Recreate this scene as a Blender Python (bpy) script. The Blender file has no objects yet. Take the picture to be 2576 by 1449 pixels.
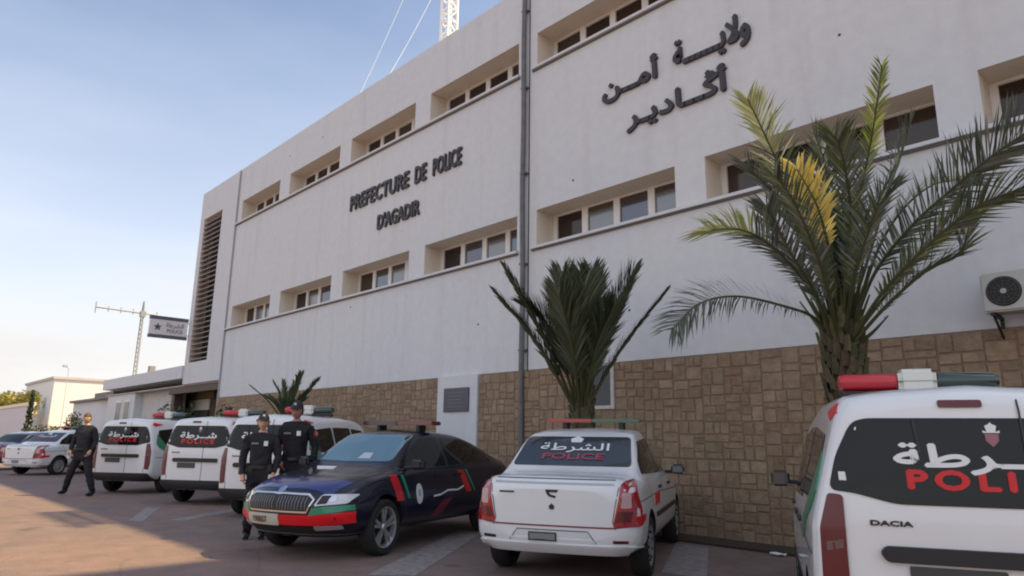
import bpy, bmesh, math, random
from math import radians, sin, cos, pi, sqrt, atan2
from mathutils import Vector, Matrix
from mathutils.bvhtree import BVHTree

random.seed(7)
SC = bpy.context.scene
COL = SC.collection

# ------------------------------------------------------------------ camera
CAM_R = [[0.68997069, -0.14701197, -0.70875096],
         [0.72373173, 0.15683607, 0.67202294],
         [0.0123623, -0.97662169, 0.21460953]]
cam = bpy.data.objects.new('camera', bpy.data.cameras.new('camera'))
COL.objects.link(cam)
cam.data.sensor_width = 36.0
cam.data.lens = 36.0 * 1736.0 / 2576.0
cam.data.clip_end = 3000
cam.data.clip_start = 0.05
m3 = Matrix([[CAM_R[i][0], -CAM_R[i][1], -CAM_R[i][2]] for i in range(3)])
cam.matrix_world = Matrix.Translation((0, 0, 1.43)) @ m3.to_4x4()
SC.camera = cam

# ------------------------------------------------------------------ sky and sun
SUN = Vector((0.50, 0.54, 1.0)).normalized()
SUN_EL = math.asin(SUN.z)
CLOUD = 6.4
world = bpy.data.worlds.new('World')
SC.world = world
world.use_nodes = True
wn = world.node_tree
for n in list(wn.nodes):
    wn.nodes.remove(n)
def N(t, kind, **kw):
    n = t.nodes.new(kind)
    for k, v in kw.items():
        setattr(n, k, v)
    return n
out = N(wn, 'ShaderNodeOutputWorld')
bg = N(wn, 'ShaderNodeBackground')
sky = N(wn, 'ShaderNodeTexSky', sky_type='NISHITA')
sky.sun_disc = False
sky.sun_elevation = SUN_EL
sky.sun_rotation = atan2(SUN.x, SUN.y)
sky.air_density = 1.0
sky.dust_density = 1.5
sky.ozone_density = 1.5
tc = N(wn, 'ShaderNodeTexCoord')
mp = N(wn, 'ShaderNodeMapping')
mp.inputs['Scale'].default_value = (1.2, 1.2, 4.5)
nz = N(wn, 'ShaderNodeTexNoise')
nz.inputs['Scale'].default_value = 2.2
nz.inputs['Detail'].default_value = 5
nz.inputs['Roughness'].default_value = 0.5
wn.links.new(tc.outputs['Generated'], mp.inputs['Vector'])
wn.links.new(mp.outputs['Vector'], nz.inputs['Vector'])
sp = N(wn, 'ShaderNodeSeparateXYZ')
wn.links.new(tc.outputs['Generated'], sp.inputs[0])
# thin cloud veil: thick and creamy at the horizon, thin overhead, denser on the side away from the sun
def maprange(src, a, b, c, d, t=wn, smooth=False):
    n = N(t, 'ShaderNodeMapRange')
    if smooth: n.interpolation_type = 'SMOOTHSTEP'
    n.inputs['From Min'].default_value = a; n.inputs['From Max'].default_value = b
    n.inputs['To Min'].default_value = c; n.inputs['To Max'].default_value = d
    t.links.new(src, n.inputs['Value']); return n.outputs['Result']
def mth(op, a, b, t=wn):
    n = N(t, 'ShaderNodeMath', operation=op)
    for k, q in enumerate((a, b)):
        if isinstance(q, (int, float)): n.inputs[k].default_value = q
        else: t.links.new(q, n.inputs[k])
    return n.outputs[0]
veil = maprange(sp.outputs['Z'], 0.0, 0.64, 0.97, 0.06)
veil = mth('ADD', veil, maprange(nz.outputs['Fac'], 0.3, 0.7, -0.07, 0.07))
bank = mth('MULTIPLY', maprange(sp.outputs['Z'], 0.10, 0.30, 1.0, 0.0), maprange(nz.outputs['Fac'], 0.42, 0.62, 0.0, 1.0))
dt = N(wn, 'ShaderNodeVectorMath', operation='DOT_PRODUCT')
wn.links.new(tc.outputs['Generated'], dt.inputs[0]); dt.inputs[1].default_value = (0.25, -0.97, 0.0)
veil = mth('ADD', veil, maprange(dt.outputs['Value'], 0.0, 0.5, 0.0, 0.7))  # unseen denser veil behind the camera, added to brighten the facade
cl = N(wn, 'ShaderNodeClamp'); cl.inputs['Max'].default_value = 0.97
wn.links.new(veil, cl.inputs['Value'])
cr = N(wn, 'ShaderNodeValToRGB')
cr.color_ramp.elements[0].position = 0.05; cr.color_ramp.elements[0].color = (0.93, 0.90, 0.84, 1)
cr.color_ramp.elements[1].position = 0.42; cr.color_ramp.elements[1].color = (0.74, 0.80, 0.93, 1)
e_ = cr.color_ramp.elements.new(0.22); e_.color = (0.86, 0.89, 0.98, 1)
wn.links.new(sp.outputs['Z'], cr.inputs['Fac'])
gain = maprange(dt.outputs['Value'], -0.1, 0.5, CLOUD, CLOUD*1.0)
cs = N(wn, 'ShaderNodeVectorMath', operation='SCALE')
wn.links.new(cr.outputs['Color'], cs.inputs[0]); wn.links.new(gain, cs.inputs['Scale'])
mx = N(wn, 'ShaderNodeMixRGB')
wn.links.new(cl.outputs[0], mx.inputs['Fac'])
wn.links.new(sky.outputs[0], mx.inputs['Color1'])
wn.links.new(cs.outputs[0], mx.inputs['Color2'])
bk = N(wn, 'ShaderNodeMixRGB'); bk.inputs['Color2'].default_value = (4.9, 4.75, 4.75, 1)
wn.links.new(mth('MULTIPLY', bank, 0.75), bk.inputs['Fac']); wn.links.new(mx.outputs[0], bk.inputs['Color1'])
wn.links.new(bk.outputs[0], bg.inputs['Color'])
bg.inputs['Strength'].default_value = 0.135
wn.links.new(bg.outputs[0], out.inputs['Surface'])

sl = bpy.data.lights.new('sun', 'SUN')
sl.energy = 5.0
sl.angle = radians(1.0)
sl.color = (1.0, 0.75, 0.40)
so = bpy.data.objects.new('sun', sl)
COL.objects.link(so)
so.rotation_euler = SUN.to_track_quat('Z', 'Y').to_euler()
so.location = (0, 0, 30)

vs = SC.view_settings
SC.display_settings.display_device = 'sRGB'
vs.view_transform = 'Standard'
vs.look = 'None'
vs.exposure = 0.45
vs.gamma = 1.0
SC.cycles.max_bounces = 8
SC.cycles.filter_width = 2.0

# ------------------------------------------------------------------ materials
MATS = {}
def mat(name, col, rough=0.6, metal=0.0, coat=0.0, spec=0.5, noise=0.0, nscale=8.0, bump=0.0,
        bscale=40.0, attr=None, emit=None, trans=False, ior=None, stain=0.0, coords='Object'):
    if name in MATS:
        return MATS[name]
    m = bpy.data.materials.new(name)
    m.use_nodes = True
    t = m.node_tree
    b = t.nodes['Principled BSDF']
    b.inputs['Base Color'].default_value = (*col, 1)
    b.inputs['Roughness'].default_value = rough
    b.inputs['Metallic'].default_value = metal
    b.inputs['Coat Weight'].default_value = coat
    b.inputs['Coat Roughness'].default_value = 0.06
    b.inputs['Specular IOR Level'].default_value = spec
    if ior:
        b.inputs['IOR'].default_value = ior
    src = None
    if attr:
        a = N(t, 'ShaderNodeAttribute', attribute_name=attr)
        src = a.outputs['Color']
    tcn = N(t, 'ShaderNodeTexCoord')
    if noise > 0:
        nn = N(t, 'ShaderNodeTexNoise')
        nn.inputs['Scale'].default_value = nscale
        nn.inputs['Detail'].default_value = 6
        nn.inputs['Roughness'].default_value = 0.6
        t.links.new(tcn.outputs[coords], nn.inputs['Vector'])
        r = N(t, 'ShaderNodeMapRange')
        r.inputs['From Min'].default_value = 0.3
        r.inputs['From Max'].default_value = 0.7
        r.inputs['To Min'].default_value = 1 - noise
        r.inputs['To Max'].default_value = 1 + noise * 0.6
        t.links.new(nn.outputs['Fac'], r.inputs['Value'])
        mm = N(t, 'ShaderNodeVectorMath', operation='SCALE')
        if src:
            t.links.new(src, mm.inputs[0])
        else:
            mm.inputs[0].default_value = col
        t.links.new(r.outputs['Result'], mm.inputs['Scale'])
        src = mm.outputs[0]
    if src:
        t.links.new(src, b.inputs['Base Color'])
    if bump > 0:
        nb = N(t, 'ShaderNodeTexNoise')
        nb.inputs['Scale'].default_value = bscale
        nb.inputs['Detail'].default_value = 4
        t.links.new(tcn.outputs[coords], nb.inputs['Vector'])
        bp = N(t, 'ShaderNodeBump')
        bp.inputs['Strength'].default_value = bump
        bp.inputs['Distance'].default_value = 0.02
        t.links.new(nb.outputs['Fac'], bp.inputs['Height'])
        t.links.new(bp.outputs[0], b.inputs['Normal'])
    if emit:
        b.inputs['Emission Color'].default_value = (*emit, 1)
        b.inputs['Emission Strength'].default_value = 1
    MATS[name] = m
    return m

def facade_material():
    """white painted render: large patches, vertical rain streaks and fine plaster grain"""
    m = bpy.data.materials.new('painted_render')
    m.use_nodes = True
    t = m.node_tree
    b = t.nodes['Principled BSDF']
    b.inputs['Roughness'].default_value = 0.85
    tcn = N(t, 'ShaderNodeTexCoord')
    n1 = N(t, 'ShaderNodeTexNoise'); n1.inputs['Scale'].default_value = 0.35; n1.inputs['Detail'].default_value = 3
    mp1 = N(t, 'ShaderNodeMapping'); mp1.inputs['Scale'].default_value = (2.2, 2.2, 0.16)
    n2 = N(t, 'ShaderNodeTexNoise'); n2.inputs['Scale'].default_value = 1.6; n2.inputs['Detail'].default_value = 7
    n3 = N(t, 'ShaderNodeTexNoise'); n3.inputs['Scale'].default_value = 6.0; n3.inputs['Detail'].default_value = 8
    t.links.new(tcn.outputs['Object'], n1.inputs['Vector'])
    t.links.new(tcn.outputs['Object'], mp1.inputs['Vector'])
    t.links.new(mp1.outputs[0], n2.inputs['Vector'])
    t.links.new(tcn.outputs['Object'], n3.inputs['Vector'])
    c1 = N(t, 'ShaderNodeMixRGB'); c1.inputs[1].default_value = (0.660, 0.668, 0.665, 1); c1.inputs[2].default_value = (0.585, 0.612, 0.66, 1)
    t.links.new(n1.outputs['Fac'], c1.inputs[0])
    r2 = N(t, 'ShaderNodeMapRange'); r2.inputs['From Min'].default_value = 0.52; r2.inputs['From Max'].default_value = 0.8
    r2.inputs['To Max'].default_value = 0.30
    t.links.new(n2.outputs['Fac'], r2.inputs['Value'])
    c2 = N(t, 'ShaderNodeMixRGB'); c2.inputs[2].default_value = (0.47, 0.45, 0.42, 1)
    t.links.new(r2.outputs[0], c2.inputs[0]); t.links.new(c1.outputs[0], c2.inputs[1])
    r3 = N(t, 'ShaderNodeMapRange'); r3.inputs['From Min'].default_value = 0.3; r3.inputs['From Max'].default_value = 0.7
    r3.inputs['To Min'].default_value = 0.96; r3.inputs['To Max'].default_value = 1.03
    t.links.new(n3.outputs['Fac'], r3.inputs['Value'])
    s = N(t, 'ShaderNodeVectorMath', operation='SCALE')
    t.links.new(c2.outputs[0], s.inputs[0]); t.links.new(r3.outputs[0], s.inputs['Scale'])
    t.links.new(s.outputs[0], b.inputs['Base Color'])
    bp = N(t, 'ShaderNodeBump'); bp.inputs['Strength'].default_value = 0.25; bp.inputs['Distance'].default_value = 0.01
    n4 = N(t, 'ShaderNodeTexNoise'); n4.inputs['Scale'].default_value = 22; n4.inputs['Detail'].default_value = 5
    t.links.new(tcn.outputs['Object'], n4.inputs['Vector'])
    t.links.new(n4.outputs['Fac'], bp.inputs['Height']); t.links.new(bp.outputs[0], b.inputs['Normal'])
    return m

def ground_material():
    m = bpy.data.materials.new('worn_asphalt')
    m.use_nodes = True
    t = m.node_tree
    b = t.nodes['Principled BSDF']
    b.inputs['Roughness'].default_value = 0.9
    tcn = N(t, 'ShaderNodeTexCoord')
    def noise(s, d, r=0.6):
        n = N(t, 'ShaderNodeTexNoise'); n.inputs['Scale'].default_value = s; n.inputs['Detail'].default_value = d
        n.inputs['Roughness'].default_value = r
        t.links.new(tcn.outputs['Object'], n.inputs['Vector']); return n
    n1 = noise(0.28, 5); n2 = noise(2.5, 8, 0.7); n3 = noise(60, 3, 0.6); n5 = noise(0.9, 6, 0.65)
    c1 = N(t, 'ShaderNodeMixRGB'); c1.inputs[1].default_value = (0.226, 0.152, 0.126, 1); c1.inputs[2].default_value = (0.182, 0.134, 0.118, 1)
    r1 = N(t, 'ShaderNodeMapRange'); r1.inputs['From Min'].default_value = 0.4; r1.inputs['From Max'].default_value = 0.6
    t.links.new(n1.outputs['Fac'], r1.inputs['Value']); t.links.new(r1.outputs[0], c1.inputs[0])
    c2 = N(t, 'ShaderNodeMixRGB'); c2.inputs[2].default_value = (0.10, 0.085, 0.082, 1)
    r2 = N(t, 'ShaderNodeMapRange'); r2.inputs['From Min'].default_value = 0.58; r2.inputs['From Max'].default_value = 0.72; r2.inputs['To Max'].default_value = 0.65
    t.links.new(n5.outputs['Fac'], r2.inputs['Value']); t.links.new(r2.outputs[0], c2.inputs[0]); t.links.new(c1.outputs[0], c2.inputs[1])
    r3 = N(t, 'ShaderNodeMapRange'); r3.inputs['From Min'].default_value = 0.3; r3.inputs['From Max'].default_value = 0.7
    r3.inputs['To Min'].default_value = 0.82; r3.inputs['To Max'].default_value = 1.16
    t.links.new(n2.outputs['Fac'], r3.inputs['Value'])
    s = N(t, 'ShaderNodeVectorMath', operation='SCALE'); t.links.new(c2.outputs[0], s.inputs[0]); t.links.new(r3.outputs[0], s.inputs['Scale'])
    r4 = N(t, 'ShaderNodeMapRange'); r4.inputs['From Min'].default_value = 0.3; r4.inputs['From Max'].default_value = 0.7
    r4.inputs['To Min'].default_value = 0.7; r4.inputs['To Max'].default_value = 1.3
    t.links.new(n3.outputs['Fac'], r4.inputs['Value'])
    s2 = N(t, 'ShaderNodeVectorMath', operation='SCALE'); t.links.new(s.outputs[0], s2.inputs[0]); t.links.new(r4.outputs[0], s2.inputs['Scale'])
    # hairline cracks and oil drips
    vo = N(t, 'ShaderNodeTexVoronoi'); vo.feature = 'DISTANCE_TO_EDGE'; vo.inputs['Scale'].default_value = 0.55
    dw = N(t, 'ShaderNodeMixRGB'); dw.inputs[0].default_value = 0.22
    t.links.new(tcn.outputs['Object'], dw.inputs[1]); t.links.new(n5.outputs['Color'], dw.inputs[2]); t.links.new(dw.outputs[0], vo.inputs['Vector'])
    rc = N(t, 'ShaderNodeMapRange'); rc.inputs['From Min'].default_value = 0.0; rc.inputs['From Max'].default_value = 0.010; rc.inputs['To Min'].default_value = 0.82; rc.inputs['To Max'].default_value = 1.0
    t.links.new(vo.outputs['Distance'], rc.inputs['Value'])
    v2 = N(t, 'ShaderNodeTexVoronoi'); v2.inputs['Scale'].default_value = 1.1
    t.links.new(tcn.outputs['Object'], v2.inputs['Vector'])
    ro = N(t, 'ShaderNodeMapRange'); ro.inputs['From Min'].default_value = 0.06; ro.inputs['From Max'].default_value = 0.16; ro.inputs['To Min'].default_value = 0.62; ro.inputs['To Max'].default_value = 1.0
    t.links.new(v2.outputs['Distance'], ro.inputs['Value'])
    mc = N(t, 'ShaderNodeMath', operation='MULTIPLY'); t.links.new(rc.outputs[0], mc.inputs[0]); t.links.new(ro.outputs[0], mc.inputs[1])
    s3 = N(t, 'ShaderNodeVectorMath', operation='SCALE'); t.links.new(s2.outputs[0], s3.inputs[0]); t.links.new(mc.outputs[0], s3.inputs['Scale'])
    t.links.new(s3.outputs[0], b.inputs['Base Color'])
    bp = N(t, 'ShaderNodeBump'); bp.inputs['Strength'].default_value = 0.5; bp.inputs['Distance'].default_value = 0.006
    t.links.new(n3.outputs['Fac'], bp.inputs['Height']); t.links.new(bp.outputs[0], b.inputs['Normal'])
    return m

def paint_line_material():
    m = bpy.data.materials.new('worn_line_paint')
    m.use_nodes = True
    t = m.node_tree
    b = t.nodes['Principled BSDF']
    b.inputs['Roughness'].default_value = 0.85
    tcn = N(t, 'ShaderNodeTexCoord')
    n = N(t, 'ShaderNodeTexNoise'); n.inputs['Scale'].default_value = 9; n.inputs['Detail'].default_value = 9; n.inputs['Roughness'].default_value = 0.75
    t.links.new(tcn.outputs['Object'], n.inputs['Vector'])
    r = N(t, 'ShaderNodeMapRange'); r.inputs['From Min'].default_value = 0.40; r.inputs['From Max'].default_value = 0.68
    t.links.new(n.outputs['Fac'], r.inputs['Value'])
    c = N(t, 'ShaderNodeMixRGB'); c.inputs[1].default_value = (0.30, 0.275, 0.265, 1); c.inputs[2].default_value = (0.15, 0.12, 0.115, 1)
    t.links.new(r.outputs[0], c.inputs[0]); t.links.new(c.outputs[0], b.inputs['Base Color'])
    return m

def leaf_material(name, translucent=0.25):
    m = bpy.data.materials.new(name)
    m.use_nodes = True
    t = m.node_tree
    b = t.nodes['Principled BSDF']
    b.inputs['Roughness'].default_value = 0.42
    a = N(t, 'ShaderNodeAttribute', attribute_name='col')
    t.links.new(a.outputs['Color'], b.inputs['Base Color'])
    tr = N(t, 'ShaderNodeBsdfTranslucent')
    t.links.new(a.outputs['Color'], tr.inputs['Color'])
    ms = N(t, 'ShaderNodeMixShader'); ms.inputs[0].default_value = translucent
    o = t.nodes['Material Output']
    t.links.new(b.outputs[0], ms.inputs[1]); t.links.new(tr.outputs[0], ms.inputs[2])
    t.links.new(ms.outputs[0], o.inputs['Surface'])
    return m

M_WALL = facade_material()
M_GROUND = ground_material()
M_LINE = paint_line_material()
M_LEAF = leaf_material('leaf', 0.35)
M_REVEAL = mat('cream_paint', (0.70, 0.63, 0.53), 0.85, noise=0.05, nscale=5)
M_FRAME = mat('white_window_frame', (0.72, 0.72, 0.70), 0.45)
M_DARK = mat('dark_interior', (0.02, 0.017, 0.015), 0.9)
M_STONE = mat('brown_stone', (0.3, 0.24, 0.18), 0.9, attr='col', noise=0.28, nscale=9, bump=0.6, bscale=30)
M_MORTAR = mat('mortar', (0.240, 0.170, 0.112), 0.95, noise=0.2, nscale=20)
M_PIPE = mat('grey_pipe', (0.13, 0.13, 0.135), 0.5, noise=0.25, nscale=6)
M_STEEL = mat('galvanised_steel', (0.55, 0.56, 0.57), 0.45, metal=0.4)
M_LETTER = mat('black_letter', (0.035, 0.030, 0.035), 0.5)
M_BROWN = mat('dark_brown_wood', (0.07, 0.045, 0.035), 0.6)
M_CONC = mat('pale_concrete', (0.55, 0.53, 0.50), 0.9, noise=0.12, nscale=3, bump=0.2)
M_WHITE = mat('bright_white_paint', (0.82, 0.81, 0.78), 0.8, noise=0.05, nscale=2)

M_CARWHITE = mat('white_car_paint', (0.74, 0.75, 0.76), 0.32, coat=0.9, noise=0.035, nscale=3)
M_CARNAVY = mat('navy_car_paint', (0.006, 0.008, 0.022), 0.30, coat=0.55, spec=0.3)
M_CARBLUE = mat('blue_car_paint', (0.02, 0.02, 0.07), 0.3, coat=1.0)
M_GLASS = mat('dark_car_glass', (0.008, 0.010, 0.011), 0.05, spec=0.45, ior=1.42)
M_SCREEN = mat('windscreen_glass', (0.03, 0.055, 0.065), 0.05, spec=1.0, ior=1.6, metal=0.25)
M_PLASTIC = mat('black_plastic', (0.018, 0.018, 0.02), 0.5)
M_RUBBER = mat('tyre_rubber', (0.016, 0.016, 0.016), 0.85, noise=0.2, nscale=20)
M_RIM = mat('silver_rim', (0.55, 0.56, 0.58), 0.3, metal=0.7)
M_HUB = mat('grey_hubcap', (0.34, 0.35, 0.36), 0.4, metal=0.4)
M_RED = mat('signal_red', (0.50, 0.008, 0.018), 0.35, coat=0.6)
M_REDLENS = mat('red_lens', (0.36, 0.008, 0.016), 0.15, coat=1.0)
M_DKRED = mat('dark_red_lens', (0.11, 0.006, 0.012), 0.3, coat=0.3)
M_GREEN = mat('signal_green', (0.012, 0.22, 0.12), 0.35, coat=0.6)
M_GREENLENS = mat('green_lens', (0.004, 0.030, 0.024), 0.15, coat=1.0)
M_CLEAR = mat('clear_lens', (0.62, 0.64, 0.66), 0.12, coat=1.0, spec=0.8)
M_WLENS = mat('white_lens', (0.66, 0.66, 0.60), 0.3, coat=0.6)
M_CHROME = mat('chrome', (0.7, 0.7, 0.72), 0.12, metal=1.0)
M_DECALW = mat('white_decal', (0.74, 0.75, 0.76), 0.4)
M_DECALR = mat('red_decal', (0.60, 0.010, 0.014), 0.4)
M_DECALDR = mat('dark_red_decal', (0.16, 0.02, 0.035), 0.4)
M_SEAM = mat('panel_gap', (0.05, 0.05, 0.055), 0.8)
M_PLATE = mat('number_plate', (0.55, 0.53, 0.45), 0.4)
M_PLATEDK = mat('dark_number_plate', (0.05, 0.055, 0.06), 0.4)

# ------------------------------------------------------------------ mesh helpers
def link(name, bm, material, parent=None, smooth=False, angle=None, loc=None):
    me = bpy.data.meshes.new(name)
    bm.normal_update()
    bm.to_mesh(me)
    bm.free()
    mats = material if isinstance(material, (list, tuple)) else [material]
    for m_ in mats:
        me.materials.append(m_)
    o = bpy.data.objects.new(name, me)
    COL.objects.link(o)
    if parent:
        o.parent = parent
    if smooth:
        me.shade_smooth()
        if angle:
            me.set_sharp_from_angle(angle=radians(angle))
    if loc:
        o.location = loc
    return o

def empty(name, loc=(0, 0, 0), rz=0.0):
    o = bpy.data.objects.new(name, None)
    o.empty_display_size = 0.2
    COL.objects.link(o)
    o.location = loc
    o.rotation_euler = (0, 0, rz)
    return o

def tag(o, label=None, cat=None, group=None, kind=None):
    if label: o['label'] = label
    if cat: o['category'] = cat
    if group: o['group'] = group
    if kind: o['kind'] = kind
    return o

def bx(bm, x0, x1, y0, y1, z0, z1, mi=0):
    v = [bm.verts.new(p) for p in ((x0,y0,z0),(x1,y0,z0),(x1,y1,z0),(x0,y1,z0),(x0,y0,z1),(x1,y0,z1),(x1,y1,z1),(x0,y1,z1))]
    for f in ((0,3,2,1),(4,5,6,7),(0,1,5,4),(1,2,6,5),(2,3,7,6),(3,0,4,7)):
        fc = bm.faces.new([v[i] for i in f]); fc.material_index = mi
    return v

def box(name, x0, x1, y0, y1, z0, z1, m, parent=None, bevel=0.0):
    bm = bmesh.new()
    bx(bm, x0, x1, y0, y1, z0, z1)
    if bevel:
        bmesh.ops.bevel(bm, geom=bm.edges[:], offset=bevel, segments=2, affect='EDGES')
    return link(name, bm, m, parent)

def tube(bm, pts, rad, seg=8, mi=0, cap=True):
    pts = [Vector(p) for p in pts]
    rs = rad if isinstance(rad, (list, tuple)) else [rad] * len(pts)
    rings = []
    prev = None
    for i, p in enumerate(pts):
        if i == 0: d = pts[1] - p
        elif i == len(pts) - 1: d = p - pts[i-1]
        else: d = pts[i+1] - pts[i-1]
        d.normalize()
        ref = prev if prev else (Vector((0,0,1)) if abs(d.z) < 0.9 else Vector((1,0,0)))
        a = d.cross(ref); 
        if a.length < 1e-5: a = d.cross(Vector((0,1,0)))
        a.normalize(); b = a.cross(d).normalized()
        prev = b if not prev else b
        prev = Vector((0,0,1)) if abs(d.z) < 0.9 else Vector((1,0,0))
        rings.append([bm.verts.new(p + (a*cos(2*pi*k/seg) + b*sin(2*pi*k/seg))*rs[i]) for k in range(seg)])
    for i in range(len(rings)-1):
        for k in range(seg):
            f = bm.faces.new((rings[i][k], rings[i][(k+1)%seg], rings[i+1][(k+1)%seg], rings[i+1][k])); f.material_index = mi
    if cap:
        try:
            bm.faces.new(rings[0]); bm.faces.new(rings[-1][::-1])
        except Exception: pass

def lathe_y(bm, prof, seg=32, cx=0, cz=0, mi=0, cy=0):
    """profile of (radius, y) turned about the Y axis"""
    rings = []
    for r, y in prof:
        if r < 1e-5:
            rings.append([bm.verts.new((cx, cy+y, cz))])
        else:
            rings.append([bm.verts.new((cx + r*cos(2*pi*k/seg), cy+y, cz + r*sin(2*pi*k/seg))) for k in range(seg)])
    for a, b in zip(rings, rings[1:]):
        for k in range(seg):
            q = [a[k % len(a)], a[(k+1) % len(a)], b[(k+1) % len(b)], b[k % len(b)]]
            u = []
            for v in q:
                if v not in u: u.append(v)
            if len(u) > 2:
                f = bm.faces.new(u); f.material_index = mi

def prism_y(bm, poly, y0, y1, mi=0):
    """polygon of (x,z) extruded along Y"""
    a = [bm.verts.new((x, y0, z)) for x, z in poly]
    b = [bm.verts.new((x, y1, z)) for x, z in poly]
    bm.faces.new(a).material_index = mi
    bm.faces.new(b[::-1]).material_index = mi
    n = len(a)
    for i in range(n):
        bm.faces.new((a[i], b[i], b[(i+1)%n], a[(i+1)%n])).material_index = mi

def flat_mesh(items):
    """text as 2D triangles: list of (string, x, y, size, sx) -> verts2d, faces"""
    V, F = [], []
    dg = None
    for s, x, y, size, sx, bold in items:
        cu = bpy.data.curves.new('t', 'FONT')
        cu.body = s; cu.size = size; cu.align_x = 'CENTER'; cu.resolution_u = 3
        cu.space_character = 1.30 if s == 'POLICE' and sx < 1.5 and sx > 1.3 else 1.0
        ob = bpy.data.objects.new('t', cu)
        COL.objects.link(ob)
        dg = bpy.context.evaluated_depsgraph_get()
        me = bpy.data.meshes.new_from_object(ob.evaluated_get(dg))
        offs = [(0,0)] if not bold else [(0,0),(bold,0),(-bold,0),(0,bold*0.8),(0,-bold*0.8)]
        for k, (ox, oy) in enumerate(offs):
            b0 = len(V)
            V += [(v.co.x*sx + x + ox, v.co.y + y + oy, k) for v in me.vertices]
            F += [tuple(b0 + i for i in p.vertices) for p in me.polygons]
        bpy.data.objects.remove(ob); bpy.data.curves.remove(cu); bpy.data.meshes.remove(me)
    return V, F

def smooth01(a, b, x):
    t = max(0.0, min(1.0, (x-a)/(b-a))); return t*t*(3-2*t)

# ------------------------------------------------------------------ ground
bm = bmesh.new()
gs = 1200
bm.faces.new([bm.verts.new(p) for p in ((-gs,-gs,0),(gs,-gs,0),(gs,gs,0),(-gs,gs,0))])
tag(link('ground', bm, M_GROUND), 'reddish brown worn asphalt of the police car park', kind='structure')

def ground_strip(name, pts, m, label, z=0.004, cat=None, kind='structure'):
    b_ = bmesh.new()
    b_.faces.new([b_.verts.new((x, y, z)) for x, y in pts])
    return tag(link(name, b_, m), label, cat, kind=kind)
ground_strip('parking_line', [(-6.72,4.30),(-6.36,4.66),(-8.62,7.62),(-8.98,7.40)], M_LINE, 'wide worn white parking line between the navy saloon and the white saloon')
ground_strip('parking_line', [(-4.78,6.9),(-4.22,6.9),(-5.42,8.95),(-5.95,8.95)], M_LINE, 'short worn parking line reaching the stone wall beside the white saloon')
ground_strip('parking_line', [(-13.1,4.35),(-12.85,4.5),(-14.3,6.4),(-14.55,6.25)], M_LINE, 'faint parking line in front of the white vans')
ground_strip('parking_line', [(-13.3,3.75),(-13.1,3.92),(-15.4,4.9),(-15.6,4.7)], M_LINE, 'faint worn line crossing the drive near the sunlit patch')
b_ = bmesh.new()
bx(b_, -29, 8, 9.15, 9.79, -0.02, 0.035)
tag(link('planting_strip', b_, mat('dark_soil', (0.055, 0.038, 0.026), 0.95, noise=0.4, nscale=12, bump=1.0, bscale=18)), 'strip of dark soil along the foot of the stone wall', kind='structure')

# ------------------------------------------------------------------ main building
Y0 = 9.8
ROOF = 11.61
def wall_holes(bm, x0, x1, z0, z1, holes, y, depth, mi=0, mr=1):
    xs = sorted({x0, x1, *[h[0] for h in holes], *[h[1] for h in holes]})
    zs = sorted({z0, z1, *[h[2] for h in holes], *[h[3] for h in holes]})
    V = {}
    def v(x, z, yy=y):
        k = (round(x,4), round(z,4), round(yy,4))
        if k not in V: V[k] = bm.verts.new((x, yy, z))
        return V[k]
    for i in range(len(xs)-1):
        for j in range(len(zs)-1):
            mx_, mz = (xs[i]+xs[i+1])/2, (zs[j]+zs[j+1])/2
            if any(h[0] < mx_ < h[1] and h[2] < mz < h[3] for h in holes): continue
            bm.faces.new((v(xs[i],zs[j]), v(xs[i+1],zs[j]), v(xs[i+1],zs[j+1]), v(xs[i],zs[j+1]))).material_index = mi
    for a, b, c, d in holes:
        q = [(a,c),(b,c),(b,d),(a,d)]
        for k in range(4):
            p0, p1 = q[k], q[(k+1)%4]
            f = bm.faces.new((bm.verts.new((p0[0],y,p0[1])), bm.verts.new((p1[0],y,p1[1])), bm.verts.new((p1[0],y+depth,p1[1])), bm.verts.new((p0[0],y+depth,p0[1]))))
            f.material_index = mr

WX = [(-25.40,-22.20),(-21.44,-18.10),(-17.44,-14.17),(-13.50,-10.20),(-9.62,-6.26),(-5.67,-2.25),(-1.74,1.66),(2.25,5.6)]
LOW = (5.34, 6.12)
UPP = (9.42, 10.24)
REC = 0.55
bld = empty('police_building', (0, 0, 0))
tag(bld, 'long white police prefecture building with two rows of recessed windows', 'building')
bm = bmesh.new()
holes = [(a, b, LOW[0], LOW[1]) for a, b in WX] + [(a, b, UPP[0], UPP[1]) for a, b in WX]
wall_holes(bm, -25.86, 9.0, 2.80, ROOF, holes, Y0, REC)
# parapet top, sides and back of the block
wall_holes(bm, -25.86, 9.0, 0.0, 2.80, [], Y0+0.03, 0.1)
bx(bm, -29.75, 9.0, Y0+0.02, Y0+0.35, ROOF-0.001, ROOF+0.05)
bx(bm, -25.86, 9.0, Y0+0.9, 24, 0, ROOF-0.6)
bmesh.ops.remove_doubles(bm, verts=bm.verts, dist=0.0005)
link('wall', bm, [M_WALL, M_REVEAL], bld)
# sill bands (continuous ledges under each window row, broken at the downpipe)
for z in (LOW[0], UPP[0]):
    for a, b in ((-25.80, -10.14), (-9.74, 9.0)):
        bm = bmesh.new()
        bx(bm, a, b, Y0-0.085, Y0+0.02, z-0.065, z-0.012)
        o = link('sill', bm, M_WALL, bld)
        bm = bmesh.new(); bx(bm, a, b, Y0-0.04, Y0+0.02, z-0.095, z-0.066)  # dark strip painted in as the shadow line under the sill
        link('sill_shade_strip', bm, mat('sill_shade_grey', (0.17, 0.165, 0.165), 0.9), bld)
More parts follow.
